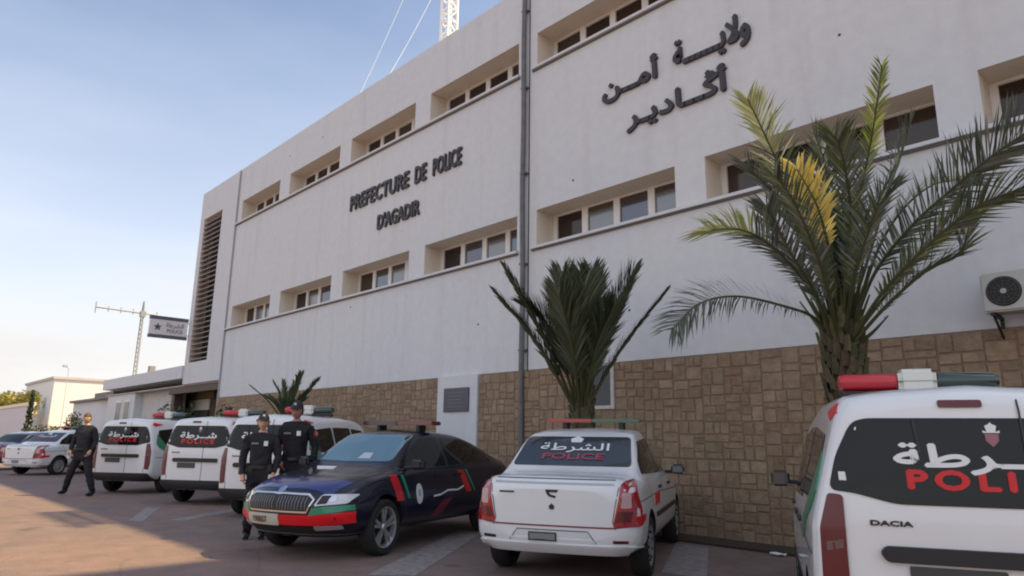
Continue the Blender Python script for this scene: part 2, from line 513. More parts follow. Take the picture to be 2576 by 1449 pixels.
# joint recess with downpipe
pp = empty('downpipe', (-9.94, Y0-0.09, 0)); 
tag(pp, 'grey downpipe running the full height of the white facade', 'pipe')
bm = bmesh.new()
path = [(0.012*sin(z*1.7)+0.01*sin(z*0.6), 0, z) for z in [i*0.45 for i in range(0, 27)]]
tube(bm, path, 0.055, 10)
link('pipe', bm, M_PIPE, pp, smooth=True)
for z in (1.2, 3.2, 5.0, 7.0, 9.0, 10.9):
    bm = bmesh.new(); bx(bm, -0.075, 0.075, -0.03, 0.09, z-0.02, z+0.02); link('bracket', bm, M_PIPE, pp)
bm = bmesh.new(); bx(bm, -9.86, -9.835, Y0-0.012, Y0+0.001, 2.8, ROOF); link('expansion_joint', bm, M_SEAM, bld)
bm = bmesh.new(); tube(bm, [(-25.80, Y0-0.04, 0), (-25.80, Y0-0.04, ROOF)], 0.028, 8); link('corner_pipe', bm, mat('pale_pipe', (0.34,0.34,0.35), 0.6), bld)

# windows
random.seed(3)
glass_low = [mat('window_glass_%d' % i, c, r, spec=1.0, ior=1.7, metal=mt) for i, (c, r, mt) in enumerate([
    ((0.10,0.12,0.16),0.08,0.5), ((0.07,0.08,0.11),0.08,0.4), ((0.16,0.17,0.18),0.15,0.35)])]
glass_dk = [mat('dark_window_glass_%d' % i, c, 0.08, spec=0.5) for i, c in enumerate([(0.035,0.02,0.016),(0.025,0.018,0.018),(0.05,0.036,0.03)])]
for row, (z0, z1) in enumerate((LOW, UPP)):
    for i, (a, b) in enumerate(WX):
        w = empty('window', ((a+b)/2, Y0+REC, z0)); w.parent = bld
        hw = (b-a)/2 - 0.002
        H = z1 - z0 - 0.004
        fr = bmesh.new()
        bx(fr, -hw, hw, -0.03, 0.05, 0.003, 0.07)
        bx(fr, -hw, hw, -0.03, 0.05, H-0.045, H)
        n = 4
        pitch = (2*hw - 0.10) / n
        for k in range(n+1):
            x = -hw + 0.05 + k*pitch
            ww = 0.075 if 0 < k < n else 0.05
            bx(fr, max(-hw, x-ww), min(hw, x+ww), -0.028, 0.048, 0.07, H-0.045)
        link('frame', fr, M_FRAME, w)
        for k in range(n):
            g = bmesh.new()
            x = -hw + 0.05 + k*pitch
            bx(g, x+0.05, x+pitch-0.05, 0.01, 0.02, 0.07, H-0.045)
            if row == 0:
                m_ = random.choice(glass_low) if not (k == 0 or (i == 5)) else random.choice(glass_dk)
            else:
                m_ = random.choice(glass_dk)
            link('pane', g, m_, w)
            if row == 0 and m_ in glass_low:
                hh = bmesh.new(); bx(hh, x+0.05, x+pitch-0.05, 0.0, 0.009, H-0.045-0.10, H-0.045); link('soffit_reflection', hh, M_BROWN, w)  # brown strip painted for the soffit's reflection along the pane top

# stair wing at the far end, with its louvred screen
bm = bmesh.new()
LV = (-29.33, -27.36, 4.30, 10.38)
wall_holes(bm, -29.75, -25.90, 3.45, ROOF, [LV], Y0-0.02, 0.6)
bx(bm, -29.75, -25.90, Y0+0.9, 20, 3.45, ROOF-0.6)
bx(bm, -29.75, -29.55, Y0-0.018, Y0+1.0, 3.452, ROOF)
bx(bm, -29.55, -25.90, Y0-0.018, Y0+0.9, 3.45, 3.47)
bx(bm, -29.75, -29.6, 20.0-0.2, 20, 0, 3.45)
link('stair_wing', bm, [M_WALL, M_REVEAL], bld)
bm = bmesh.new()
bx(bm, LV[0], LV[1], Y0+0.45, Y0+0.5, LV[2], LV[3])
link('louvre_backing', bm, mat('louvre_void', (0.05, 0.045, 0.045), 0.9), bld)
lv = bmesh.new()
z = LV[2] + 0.09
while z < LV[3] - 0.05:
    v = [lv.verts.new(p) for p in ((LV[0]+0.002, Y0+0.0, z), (LV[1]-0.002, Y0+0.0, z), (LV[1]-0.002, Y0+0.20, z+0.07), (LV[0]+0.002, Y0+0.20, z+0.07),
                                   (LV[0]+0.002, Y0+0.0, z+0.045), (LV[1]-0.002, Y0+0.0, z+0.045), (LV[1]-0.002, Y0+0.20, z+0.115), (LV[0]+0.002, Y0+0.20, z+0.115))]
    for f in ((0,3,2,1),(4,5,6,7),(0,1,5,4),(1,2,6,5),(2,3,7,6),(3,0,4,7)):
        lv.faces.new([v[k] for k in f])
    z += 0.205
link('louvre', lv, mat('louvre_slat', (0.24, 0.225, 0.22), 0.8), bld)

# stone cladding along the foot of the wall, stone by stone
def ashlar(x0, x1, z0, z1, y, name):
    bmS = bmesh.new()
    colL = bmS.loops.layers.float_color.new('col')
    def split(a, b, c, d, depth):
        w, h = b-a, d-c
        if (w < 0.33 and h < 0.26 and random.random() < 0.86) or (w < 0.17 or h < 0.13) and w < 0.6 and h < 0.6 or depth > 14:
            g = 0.0055
            dz = random.uniform(0.0, 0.012)
            base = random.choice([(0.310,0.218,0.142),(0.290,0.206,0.134),(0.325,0.236,0.156),(0.285,0.194,0.124),(0.302,0.222,0.152),(0.280,0.208,0.138)])
            k = random.uniform(0.88, 1.08)
            c4 = (base[0]*k, base[1]*k, base[2]*k, 1)
            i = 0.010
            P = [(a+g, y+0.02, c+g),(b-g, y+0.02, c+g),(b-g, y+0.02, d-g),(a+g, y+0.02, d-g)]
            jj = lambda: random.uniform(-0.006, 0.006)
            Q = [(a+g+i+jj(), y-0.008-dz*0.6, c+g+i+jj()),(b-g-i+jj(), y-0.008-dz*0.6, c+g+i+jj()),(b-g-i+jj(), y-0.008-dz*0.6, d-g-i+jj()),(a+g+i+jj(), y-0.008-dz*0.6, d-g-i+jj())]
            pv = [bmS.verts.new(p) for p in P]; qv = [bmS.verts.new(p) for p in Q]
            fs = [bmS.faces.new(qv)] + [bmS.faces.new((pv[t], pv[(t+1)%4], qv[(t+1)%4], qv[t])) for t in range(4)]
            for f in fs:
                for l in f.loops: l[colL] = c4
            return
        if w/h > random.uniform(0.9, 1.7) and w > 0.2:
            s = a + w*random.uniform(0.33, 0.67)
            split(a, s, c, d, depth+1); split(s, b, c, d, depth+1)
        else:
            s = c + h*random.uniform(0.33, 0.67)
            split(a, b, c, s, depth+1); split(a, b, s, d, depth+1)
    x = x0
    while x < x1 - 0.01:
        xe = min(x1, x + random.uniform(2.0, 3.2))
        if x1 - xe < 0.8: xe = x1
        split(x, xe, z0, z1, 0)
        x = xe
    bmesh.ops.recalc_face_normals(bmS, faces=bmS.faces)
    return link(name, bmS, M_STONE, bld)
random.seed(11)
ST = 2.78
WIN = (-8.45, -7.62, 1.98, 2.78)
bm = bmesh.new()
for a, b, c, d in ((-25.86,-12.65,0,ST),(-11.27,WIN[0],0,ST),(WIN[1],9.0,0,ST),(WIN[0],WIN[1],0,WIN[2])):
    bx(bm, a, b, Y0-0.045, Y0+0.029, c, d)
link('mortar_bed', bm, M_MORTAR, bld)
for a, b, c, d in ((-25.86,-12.65,0.0,ST),(-11.27,WIN[0],0.0,ST),(WIN[1],9.0,0.0,ST),(WIN[0],WIN[1],0.0,WIN[2])):
    ashlar(a, b, c, d, Y0-0.045, 'stone_cladding')
bm = bmesh.new(); bx(bm, -12.65, -11.27, Y0-0.10, Y0+0.0, 0, ST+0.02); link('entrance_pier', bm, M_WALL, bld)
gw = empty('window', ((WIN[0]+WIN[1])/2, Y0-0.03, WIN[2])); gw.parent = bld
bm = bmesh.new(); bx(bm, -0.34, 0.34, 0.0, 0.02, 0.06, 0.78); link('pane', bm, mat('navy_window_glass', (0.02,0.03,0.05), 0.1), gw)
bm = bmesh.new()
bx(bm, -0.41, -0.34, -0.05, 0.03, 0, 0.8); bx(bm, 0.34, 0.41, -0.05, 0.03, 0, 0.8); bx(bm, -0.34, 0.34, -0.05, 0.03, 0, 0.06)
link('frame', bm, M_CONC, gw)
for x, z in ((-3.35,7.35),(-16.9,5.0),(-19.3,10.9),(-11.4,3.9),(-8.6,6.5),(-4.1,4.75),(-21.6,10.95),(-7.3,3.7)):
    bm = bmesh.new(); lathe_y(bm, [(0,-0.012),(0.018,-0.012),(0.022,0.0)], 12, x, z, 0, Y0); link('wall_fixing', bm, M_SEAM, bld)
# unseen block added above the roof to shade the ground beside the sunlit patch
bm = bmesh.new(); bx(bm, -0.6, 9.0, Y0+0.36, 24, ROOF-0.5, ROOF+4.6); link('shadow_block', bm, M_WALL, bld)

# plaque
pl = empty('wall_plaque', (-11.95, Y0-0.105, 2.27)); tag(pl, 'dark square plaque on the white pier between the stone panels', 'plaque')
bm = bmesh.new(); bx(bm, -0.43, 0.43, -0.03, 0.0, -0.26, 0.26); bmesh.ops.bevel(bm, geom=bm.edges[:], offset=0.006, segments=1, affect='EDGES')
link('plate', bm, mat('slate_plaque', (0.055,0.057,0.085), 0.35), pl)
bm = bmesh.new()
for k in range(5): bx(bm, -0.30+0.03*(k%2), 0.30-0.05*(k%3), -0.034, -0.031, 0.14-k*0.075, 0.165-k*0.075)
link('lettering', bm, mat('plaque_letters', (0.11,0.11,0.14), 0.4), pl)

# ------------------------------------------------------------------ lettering on the facade
def letters(name, text, x0, x1, z0, z1, y, depth, m, parent, bold):
    """solid letters filling the box x0..x1, z0..z1 on the wall plane y"""
    V, F = flat_mesh([(text, 0, 0, 1.0, 1.0, 0)])
    a0, a1 = min(v[0] for v in V), max(v[0] for v in V); b0, b1 = min(v[1] for v in V), max(v[1] for v in V)
    kx, kz = (x1-x0-2*bold)/(a1-a0), (z1-z0-2*bold)/(b1-b0)
    bm = bmesh.new()
    fs = []
    for k, (ox, oz) in enumerate([(0,0),(bold,0),(-bold,0),(0,bold),(0,-bold)]):
        vs = [bm.verts.new((x0+bold+(v[0]-a0)*kx+ox, y - depth - 0.0012*k, z0+bold+(v[1]-b0)*kz+oz)) for v in V]
        for f in F:
            try: fs.append(bm.faces.new([vs[i] for i in f]))
            except Exception: pass
    r = bmesh.ops.extrude_face_region(bm, geom=fs)
    for e in r['geom']:
        if isinstance(e, bmesh.types.BMVert): e.co.y = y - 0.002
    bmesh.ops.recalc_face_normals(bm, faces=bm.faces)
    return link(name, bm, m, parent)

fr_sign = empty('french_lettering', (-14.6, Y0, 7.0)); tag(fr_sign, "black French letters spelling PREFECTURE DE POLICE D'AGADIR on the white wall", 'lettering')
ar_sign = empty('arabic_lettering', (-6.22, Y0, 7.2)); tag(ar_sign, 'black Arabic letters in two lines high on the white wall above the windows', 'lettering')
for nm, tx, x0, x1, z0, z1 in (('PREFECTURE', 'PREFECTURE', -17.22, -14.28, 7.86, 8.33), ('DE', 'DE', -14.02, -13.52, 7.86, 8.33), ('POLICE', 'POLICE', -13.25, -12.12, 7.86, 8.33), ("D'AGADIR", "D'AGADIR", -15.70, -13.75, 6.98, 7.42)):
    letters('word', tx, x0+14.6, x1+14.6, z0-7.0, z1-7.0, 0, 0.05, M_LETTER, fr_sign, 0.017)
for tx, x0, x1, z0, z1 in (('ﺔـــﻴــﻳﻻﻭ'.replace('ﻴ', 'ـ'), -6.18, -4.70, 7.80, 8.46), ('ﻦــﻣﺃ', -7.80, -6.50, 7.80, 8.42), ('ﺮـﻳﺩﺎــﯕﺃ', -7.24, -5.16, 7.03, 7.66)):
    letters('word', tx, x0+6.22, x1+6.22, z0-7.2, z1-7.2, 0, 0.05, M_LETTER, ar_sign, 0.022)

# ------------------------------------------------------------------ air conditioner
ac = empty('air_conditioner', (-1.52, Y0, 2.93)); tag(ac, 'white air conditioner unit with dark round fan grille on the wall', 'air conditioner')
bm = bmesh.new(); bx(bm, -0.42, 0.42, -0.42, -0.10, 0, 0.46); bmesh.ops.bevel(bm, geom=bm.edges[:], offset=0.02, segments=2, affect='EDGES')
link('casing', bm, mat('ac_white', (0.50,0.50,0.47), 0.5, noise=0.06), ac)
bm = bmesh.new(); lathe_y(bm, [(0.0,-0.428),(0.165,-0.428),(0.175,-0.421)], 36, -0.20, 0.23); link('fan_opening', bm, M_PLASTIC, ac)
bm = bmesh.new()
for r_ in (0.05,0.085,0.12,0.155):
    for k in range(36):
        a0, a1 = 2*pi*k/36, 2*pi*(k+1)/36
        tube(bm, [(-0.20+r_*cos(a0), -0.436, 0.23+r_*sin(a0)), (-0.20+r_*cos(a1), -0.436, 0.23+r_*sin(a1))], 0.0035, 4, cap=False)
for k in range(12):
    a0 = 2*pi*k/12
    tube(bm, [(-0.20+0.03*cos(a0), -0.436, 0.23+0.03*sin(a0)), (-0.20+0.165*cos(a0), -0.436, 0.23+0.165*sin(a0))], 0.0035, 4, cap=False)
link('grille', bm, mat('grille_grey', (0.09,0.095,0.09), 0.5), ac)
bm = bmesh.new(); lathe_y(bm, [(0.0,-0.445),(0.030,-0.443),(0.034,-0.43)], 20, -0.20, 0.23); link('fan_hub', bm, mat('hub_grey', (0.40,0.42,0.40), 0.5), ac)
for x in (-0.33, 0.33):
    bm = bmesh.new(); bx(bm, x-0.02, x+0.02, -0.44, 0, -0.04, -0.003); bx(bm, x-0.018, x+0.018, -0.03, -0.001, -0.30, -0.04)
    tube(bm, [(x,-0.40,-0.03),(x,-0.02,-0.28)], 0.015, 6); link('bracket', bm, M_PLASTIC, ac)
bm = bmesh.new(); bx(bm, 0.12, 0.34, -0.424, -0.42, 0.34, 0.39); link('badge', bm, M_PLASTIC, ac)

# ------------------------------------------------------------------ roof mast and guy wires
ms = empty('roof_mast', (-18.35, 14.0, ROOF-0.6)); tag(ms, 'white lattice radio mast rising from the roof with guy wires', 'mast')
bm = bmesh.new()
hw = 0.21
HM = 15.0
for sx, sy in ((-1,-1),(1,-1),(1,1),(-1,1)):
    tube(bm, [(sx*hw, sy*hw, 0), (sx*hw, sy*hw, HM)], 0.055, 6)
k = 0; z = 0
while z < HM - 0.5:
    for (ax, ay), (bx_, by) in (((-1,-1),(1,-1)),((1,-1),(1,1)),((1,1),(-1,1)),((-1,1),(-1,-1))):
        tube(bm, [(ax*hw, ay*hw, z), (bx_*hw, by*hw, z)], 0.03, 5, cap=False)
        if k % 2: tube(bm, [(ax*hw, ay*hw, z), (bx_*hw, by*hw, z+0.5)], 0.028, 5, cap=False)
        else: tube(bm, [(bx_*hw, by*hw, z), (ax*hw, ay*hw, z+0.5)], 0.028, 5, cap=False)
    z += 0.5; k += 1
link('lattice', bm, mat('white_mast_paint', (0.85,0.85,0.86), 0.5), ms)
M_WIRE = mat('pale_wire', (0.55,0.63,0.72), 0.5)
def wire(a, b, r=0.010):
    bm = bmesh.new(); o0 = Vector(ms.location)
    a, b = Vector(a)-o0, Vector(b)-o0
    tube(bm, [a + (b-a)*t/12 - Vector((0,0,0.25*4*(t/12)*(1-t/12))) for t in range(13)], r, 5)
    link('guy_wire', bm, M_WIRE, ms)

# ------------------------------------------------------------------ annex, guard room and entrance at the far end
an = empty('entrance_annex', (-33, 10, 0)); tag(an, 'low white annex with flat canopy roof over a dark entrance beside the stair wing', 'building')
def rel(o): return o
def abox(name, x0, x1, y0, y1, z0, z1, m):
    bm = bmesh.new(); bx(bm, x0+33, x1+33, y0-10, y1-10, z0, z1); return link(name, bm, m, an)
abox('canopy', -41.6, -29.76, 9.70, 16, 3.70, 4.22, M_WALL)
abox('canopy_underside', -41.5, -25.95, 9.86, 16, 3.40, 3.44, M_CONC)
abox('guard_room', -41.3, -36.6, 9.95, 15.5, 0, 3.395, M_WALL)
abox('back_wall', -36.59, -31.6, 10.30, 10.6, 0, 3.395, M_CONC)
abox('entrance_wall', -37.5, -25.95, 11.10, 11.4, 0, 3.395, mat('brown_recess', (0.10, 0.065, 0.04), 0.8))
abox('entrance_door', -32.4, -30.1, 11.03, 11.09, 0, 2.45, mat('dark_door', (0.05,0.04,0.035), 0.7))
abox('entrance_panel', -32.4, -30.0, 11.02, 11.08, 2.50, 2.95, mat('pale_panel', (0.60,0.58,0.52), 0.7))
abox('transom', -32.4, -29.6, 11.02, 11.08, 3.0, 3.34, mat('ochre_panel', (0.22,0.16,0.07), 0.7))
abox('entrance_post', -31.55, -31.2, 10.0, 10.35, 0, 3.395, M_BROWN)
abox('lintel', -31.6, -25.95, 9.88, 10.1, 3.12, 3.39, M_BROWN)
for a, b in ((-39.7,-38.5),(-38.2,-37.2)):
    w = empty('window', (((a+b)/2)+33, -0.05, 1.9)); w.parent = an
    bm = bmesh.new(); bx(bm, -0.5, 0.5, -0.03, -0.005, 0, 1.2); link('frame', bm, M_FRAME, w)
    bm = bmesh.new(); bx(bm, -0.4, 0.4, -0.045, -0.031, 0.1, 1.1); link('pane', bm, mat('olive_pane', (0.10,0.10,0.08), 0.3), w)
bm = bmesh.new(); bx(bm, -1.9, -1.6, -0.12, 0.12, 4.22, 4.55); 
link('roof_lamp', bm, mat('grey_box', (0.25,0.25,0.25), 0.6), an)
bm = bmesh.new(); tube(bm, [(-1.9,0.9,0.2),(-0.2,0.9,2.5)], 0.05, 6); tube(bm, [(-1.9,0.9,-0.0),(-1.9,0.9,1.0)], 0.04, 6); link('handrail', bm, M_PIPE, an)

# projecting police sign
sg = empty('projecting_sign', (-29.8, 9.0, 5.7)); tag(sg, 'projecting police sign with dark bands fixed beside the louvred stair wing', 'sign')
bm = bmesh.new(); bx(bm, -0.06, 0.06, -0.72, 0.74, -0.42, 0.42); link('panel', bm, mat('sign_face', (0.80,0.79,0.80), 0.5), sg)
for z0, z1 in ((0.30,0.44),(-0.44,-0.31)):
    bm = bmesh.new(); bx(bm, -0.07, 0.07, -0.73, 0.75, z0, z1); link('band', bm, mat('sign_blue', (0.13,0.125,0.16), 0.5), sg)
bm = bmesh.new()
for k in range(5):
    a0 = pi/2 + 2*pi*k/5
    v = [bm.verts.new((0.075, -0.42, -0.01)), bm.verts.new((0.075, -0.42+0.07*cos(a0-0.63), -0.01+0.07*sin(a0-0.63))), bm.verts.new((0.075, -0.42+0.17*cos(a0), -0.01+0.17*sin(a0))), bm.verts.new((0.075, -0.42+0.07*cos(a0+0.63), -0.01+0.07*sin(a0+0.63)))]
    bm.faces.new(v)
link('emblem', bm, mat('emblem_dark', (0.10,0.09,0.13), 0.5), sg)
V, F = flat_mesh([('ﺔﻃﺮﺸﻟﺍ', 0.24, 0.02, 0.24, 1.0, 0.006), ('POLICE', 0.24, -0.20, 0.20, 0.95, 0.006)])
bm = bmesh.new(); vv = [bm.verts.new((0.066+0.001*v[2], v[0], v[1])) for v in V]
for f in F:
    try: bm.faces.new([vv[i] for i in f])
    except Exception: pass
link('lettering', bm, mat('sign_grey_letters', (0.27,0.27,0.25), 0.5), sg)
bm = bmesh.new(); tube(bm, [(0,0.74,0.25),(0,0.98,0.25)], 0.025, 6); tube(bm, [(0,0.74,-0.25),(0,0.98,-0.25)], 0.025, 6); link('bracket', bm, M_PIPE, sg)

# yagi aerial on the annex roof
ya = empty('aerial_mast', (-41.0, 11.0, 4.2)); tag(ya, 'thin grey aerial mast with horizontal boom above the annex roof', 'aerial')
M_AER = mat('aerial_grey', (0.30,0.31,0.31), 0.5)
bm = bmesh.new()
for a in range(3):
    tube(bm, [(0.10*cos(a*2.09), 0.10*sin(a*2.09), 0), (0.07*cos(a*2.09), 0.07*sin(a*2.09), 3.6), (0.02*cos(a*2.09), 0.02*sin(a*2.09), 4.4)], 0.03, 6)
for k in range(14):
    z = 0.2+k*0.25
    for a in range(3):
        tube(bm, [(0.10*cos(a*2.09), 0.10*sin(a*2.09), z), (0.10*cos((a+1)*2.09), 0.10*sin((a+1)*2.09), z+0.25)], 0.012, 4, cap=False)
link('lattice', bm, M_AER, ya)
bm = bmesh.new(); tube(bm, [(0.05,-2.3,3.78),(0.05,0.75,3.72)], 0.045, 6); link('boom', bm, M_AER, ya)
for y_ in (-2.3,-1.7,-1.1,-0.5,0.7):
    bm = bmesh.new(); tube(bm, [(0.05,y_,3.46 if y_ == -2.3 else 3.60),(0.05,y_,4.05 if y_ == -2.3 else 3.9)], 0.026, 5); link('element', bm, M_AER, ya)
bm = bmesh.new(); bx(bm, -0.13, 0.13, -0.13, 0.13, 3.55, 3.85); link('clamp', bm, M_AER, ya)

# buildings further left
lb = empty('low_wing', (-47, 10.6, 0)); tag(lb, 'low grey outbuilding with dark roof end left of the guard room', 'building')
bm = bmesh.new(); bx(bm, -5, 5.3, 0, 6, 0, 3.35); link('wall', bm, M_WALL, lb)
bm = bmesh.new(); bx(bm, 1.5, 5.36, -0.35, 6, 3.36, 3.72); bx(bm, -5.3, 1.49, -0.2, 6, 3.36, 3.5); link('roof', bm, mat('dark_roof_edge', (0.20,0.19,0.19), 0.8), lb)
hb = empty('white_block', (-100, 18, 0)); tag(hb, 'far white block with one brightly sunlit side at the left', 'building')
bm = bmesh.new(); bx(bm, -18, 0, 0, 9, 0, 8.0); link('wall', bm, M_WHITE, hb)
bm = bmesh.new(); bx(bm, -18.2, 0.2, -0.2, 9.2, 8.0, 8.3); link('roof', bm, M_CONC, hb)
for k in range(3):
    w = empty('window', (-15+k*5.5, 0, 4.6)); w.parent = hb
    bm = bmesh.new(); bx(bm, -0.7, 0.7, -0.05, -0.01, 0, 1.3); link('pane', bm, mat('grey_pane', (0.3,0.3,0.31), 0.3), w)
bw = empty('boundary_wall', (-80, 10.5, 0)); tag(bw, 'pale boundary wall below the yellow green trees at far left', 'wall')
bm = bmesh.new(); bx(bm, -30, 14, 0, 0.3, 0, 3.6); link('wall', bm, mat('pink_grey_paint', (0.62,0.57,0.58), 0.85, noise=0.06, nscale=1), bw)
bm = bmesh.new(); bx(bm, -30, 14, -0.1, 0.4, 3.6, 3.85); link('coping', bm, mat('cream_coping', (0.80,0.74,0.55), 0.85), bw)
sp_ = empty('street_lamp', (-72.5, 14, 0)); tag(sp_, 'tall faint street lamp behind the white block roofs', 'street lamp')
bm = bmesh.new(); tube(bm, [(0,0,0),(0,0,7.2)], [0.04,0.03], 8); tube(bm, [(0,0,7.15),(0.5,-0.4,7.35)], 0.025, 6); link('post', bm, M_STEEL, sp_)
bm = bmesh.new(); bx(bm, 0.35, 1.0, -0.6, -0.3, 7.25, 7.42); link('lamp_head', bm, M_STEEL, sp_)
wire((-18.6,14,22.6), (-18.5,10.3,11.66))
wire((-18.5,14,19.2), (-17.1,10.3,11.66))

# ------------------------------------------------------------------ palms and plants
BIG={
'l_low': [[-3.22, 8.13, 2.63], [-3.26, 7.87, 2.83], [-3.34, 7.46, 2.9], [-3.58, 6.75, 2.96], [-3.78, 6.28, 2.84], [-3.96, 6.03, 2.56]] ,
'l_mid': [[-3.18, 8.15, 2.67], [-3.16, 7.78, 2.99], [-3.16, 7.24, 3.27], [-3.24, 6.78, 3.5], [-3.33, 6.37, 3.57], [-3.48, 6.08, 3.53]] ,
'l_up': [[-3.16, 8.16, 2.72], [-3.11, 7.88, 3.28], [-3.11, 7.41, 3.84], [-3.12, 6.94, 4.36], [-3.15, 6.64, 4.74], [-3.16, 6.39, 4.98]] ,
'l_up2': [[-3.2, 8.26, 2.73], [-3.23, 8.02, 3.42], [-3.34, 7.73, 3.96], [-3.47, 7.47, 4.32], [-3.58, 7.13, 4.55]] ,
'up': [[-3.09, 8.22, 2.76], [-2.89, 8.05, 3.5], [-2.61, 7.82, 4.19], [-2.36, 7.61, 4.75], [-2.13, 7.37, 5.34]] ,
'yel': [[-2.9, 7.71, 3.12], [-2.8, 7.26, 3.47], [-2.74, 6.91, 3.81], [-2.79, 6.61, 4.15]] ,
'c1': [[-3.12, 8.19, 2.76], [-3.09, 8.11, 3.55], [-3.06, 8.07, 4.27], [-3.07, 8.04, 4.77], [-3.14, 8.02, 5.1]] ,
'c2': [[-3.05, 8.12, 2.75], [-2.83, 7.83, 3.45], [-2.65, 7.57, 3.95], [-2.52, 7.12, 4.33], [-2.47, 6.83, 4.49]] ,
'c3': [[-3.1, 8.36, 2.78], [-2.89, 8.62, 3.57], [-2.65, 8.77, 4.35], [-2.46, 8.93, 4.96], [-2.33, 8.94, 5.34]] ,
'r1': [[-3.0, 8.2, 2.66], [-2.61, 7.97, 3.26], [-2.14, 7.75, 3.65], [-1.69, 7.68, 3.95], [-1.31, 7.57, 4.15], [-0.98, 7.57, 4.32]] ,
'r2': [[-2.95, 8.12, 2.6], [-2.55, 7.83, 2.96], [-2.1, 7.61, 3.28], [-1.69, 7.51, 3.54], [-1.33, 7.4, 3.67], [-0.98, 7.47, 3.71]] ,
'r3': [[-2.99, 8.22, 2.62], [-2.58, 8.21, 3.07], [-2.22, 8.19, 3.41], [-1.93, 8.23, 3.76], [-1.7, 8.21, 4.1]] ,
'r4': [[-3.04, 8.3, 2.68], [-2.72, 8.36, 3.53], [-2.45, 8.48, 4.03], [-2.13, 8.59, 4.32], [-1.84, 8.73, 4.37]] ,
'r5': [[-2.95, 8.14, 2.56], [-2.47, 7.93, 2.92], [-2.06, 7.83, 3.18], [-1.76, 7.81, 3.29], [-1.62, 7.74, 3.54]] ,
'stub': [[-2.99, 8.25, 2.53], [-2.77, 8.15, 2.63], [-2.55, 8.04, 2.78]] ,
'l_mid2': [[-3.16, 8.04, 2.61], [-3.09, 7.53, 3.04], [-3.08, 6.99, 3.38], [-3.11, 6.72, 3.68], [-3.1, 6.54, 3.8]] ,
'c4': [[-3.0, 8.04, 2.69], [-2.66, 7.51, 3.14], [-2.41, 7.23, 3.47], [-2.21, 7.06, 3.72], [-2.04, 7.04, 3.87]] ,
'c5': [[-3.07, 7.97, 2.69], [-2.91, 7.41, 3.08], [-2.84, 6.92, 3.49], [-2.83, 6.52, 3.82], [-2.87, 6.27, 4.01]] ,
}
MIDP={
'a': [[-7.13, 8.07, 2.01], [-7.16, 7.31, 2.86], [-7.32, 6.64, 3.52]] ,
'b': [[-7.11, 8.09, 2.01], [-7.17, 7.4, 3.05], [-7.25, 6.75, 3.9]] ,
'c': [[-7.15, 8.19, 2.02], [-7.14, 7.9, 2.98], [-7.24, 7.75, 3.57]] ,
'd': [[-7.07, 8.13, 2.01], [-6.9, 7.82, 3.07], [-6.82, 7.51, 3.86]] ,
'e': [[-7.11, 8.23, 2.02], [-7.03, 8.11, 3.12], [-6.98, 8.06, 3.93]] ,
'f': [[-7.02, 8.18, 2.02], [-6.73, 8.0, 3.07], [-6.52, 7.83, 3.87]] ,
'g': [[-7.07, 8.28, 2.02], [-6.59, 8.29, 3.09], [-6.14, 8.35, 3.92]] ,
'h': [[-6.99, 8.23, 1.99], [-6.38, 8.31, 2.77], [-5.68, 8.5, 3.59]] ,
'i': [[-6.98, 8.08, 2.01], [-6.62, 7.46, 2.82], [-6.5, 7.08, 3.46]] ,
'j': [[-6.94, 8.12, 2.01], [-6.44, 7.82, 2.73], [-6.04, 7.75, 3.32]] ,
'k': [[-6.98, 8.08, 2.01], [-6.56, 7.65, 2.9], [-6.3, 7.4, 3.59]] ,
'l': [[-7.09, 8.11, 2.01], [-7.04, 7.57, 2.94], [-7.14, 7.2, 3.32]] ,
}
SML={
'a': [[-16.58, 7.96, 1.9], [-16.6, 7.52, 2.27], [-16.74, 7.11, 2.62]] ,
'b': [[-16.66, 8.02, 1.9], [-16.77, 7.9, 2.4], [-16.82, 7.73, 2.74]] ,
'c': [[-16.44, 7.96, 1.9], [-16.31, 7.79, 2.37], [-16.28, 7.71, 2.74]] ,
'd': [[-16.51, 8.03, 1.9], [-16.23, 8.0, 2.48], [-15.95, 7.99, 2.95]] ,
'e': [[-16.48, 8.06, 1.9], [-16.07, 8.19, 2.39], [-15.69, 8.31, 2.81]] ,
'f': [[-16.73, 8.1, 1.91], [-16.79, 8.17, 2.41], [-16.77, 8.22, 2.76]] ,
'g': [[-16.36, 7.9, 1.9], [-16.29, 7.59, 2.17], [-16.31, 7.35, 2.35]] ,
'h': [[-16.4, 8.0, 1.9], [-16.08, 8.06, 2.28], [-15.8, 8.14, 2.52]] ,
}

GREY_G = [(0.105,0.125,0.095),(0.130,0.150,0.118),(0.078,0.096,0.070),(0.180,0.195,0.160)]
OLIVE = [(0.105,0.130,0.050),(0.135,0.160,0.064),(0.080,0.102,0.040),(0.210,0.225,0.105)]
PALE = [(0.52,0.54,0.25),(0.45,0.47,0.21),(0.60,0.60,0.33),(0.32,0.36,0.14)]
YELL = [(0.86,0.70,0.20),(0.80,0.66,0.20),(0.88,0.76,0.30),(0.70,0.58,0.14)]
def bez(pts, n):
    """Catmull-Rom through the points"""
    P = [Vector(p) for p in pts]
    P = [P[0]*2-P[1]] + P + [P[-1]*2-P[-2]]
    res = []
    m = len(P)-3
    for i in range(n+1):
        t = i/n*m; k = min(int(t), m-1); u = t-k
        a, b, c, d = P[k:k+4]
        res.append(0.5*((2*b) + (c-a)*u + (2*a-5*b+4*c-d)*u*u + (3*b-a-3*c+d)*u*u*u))
    return res
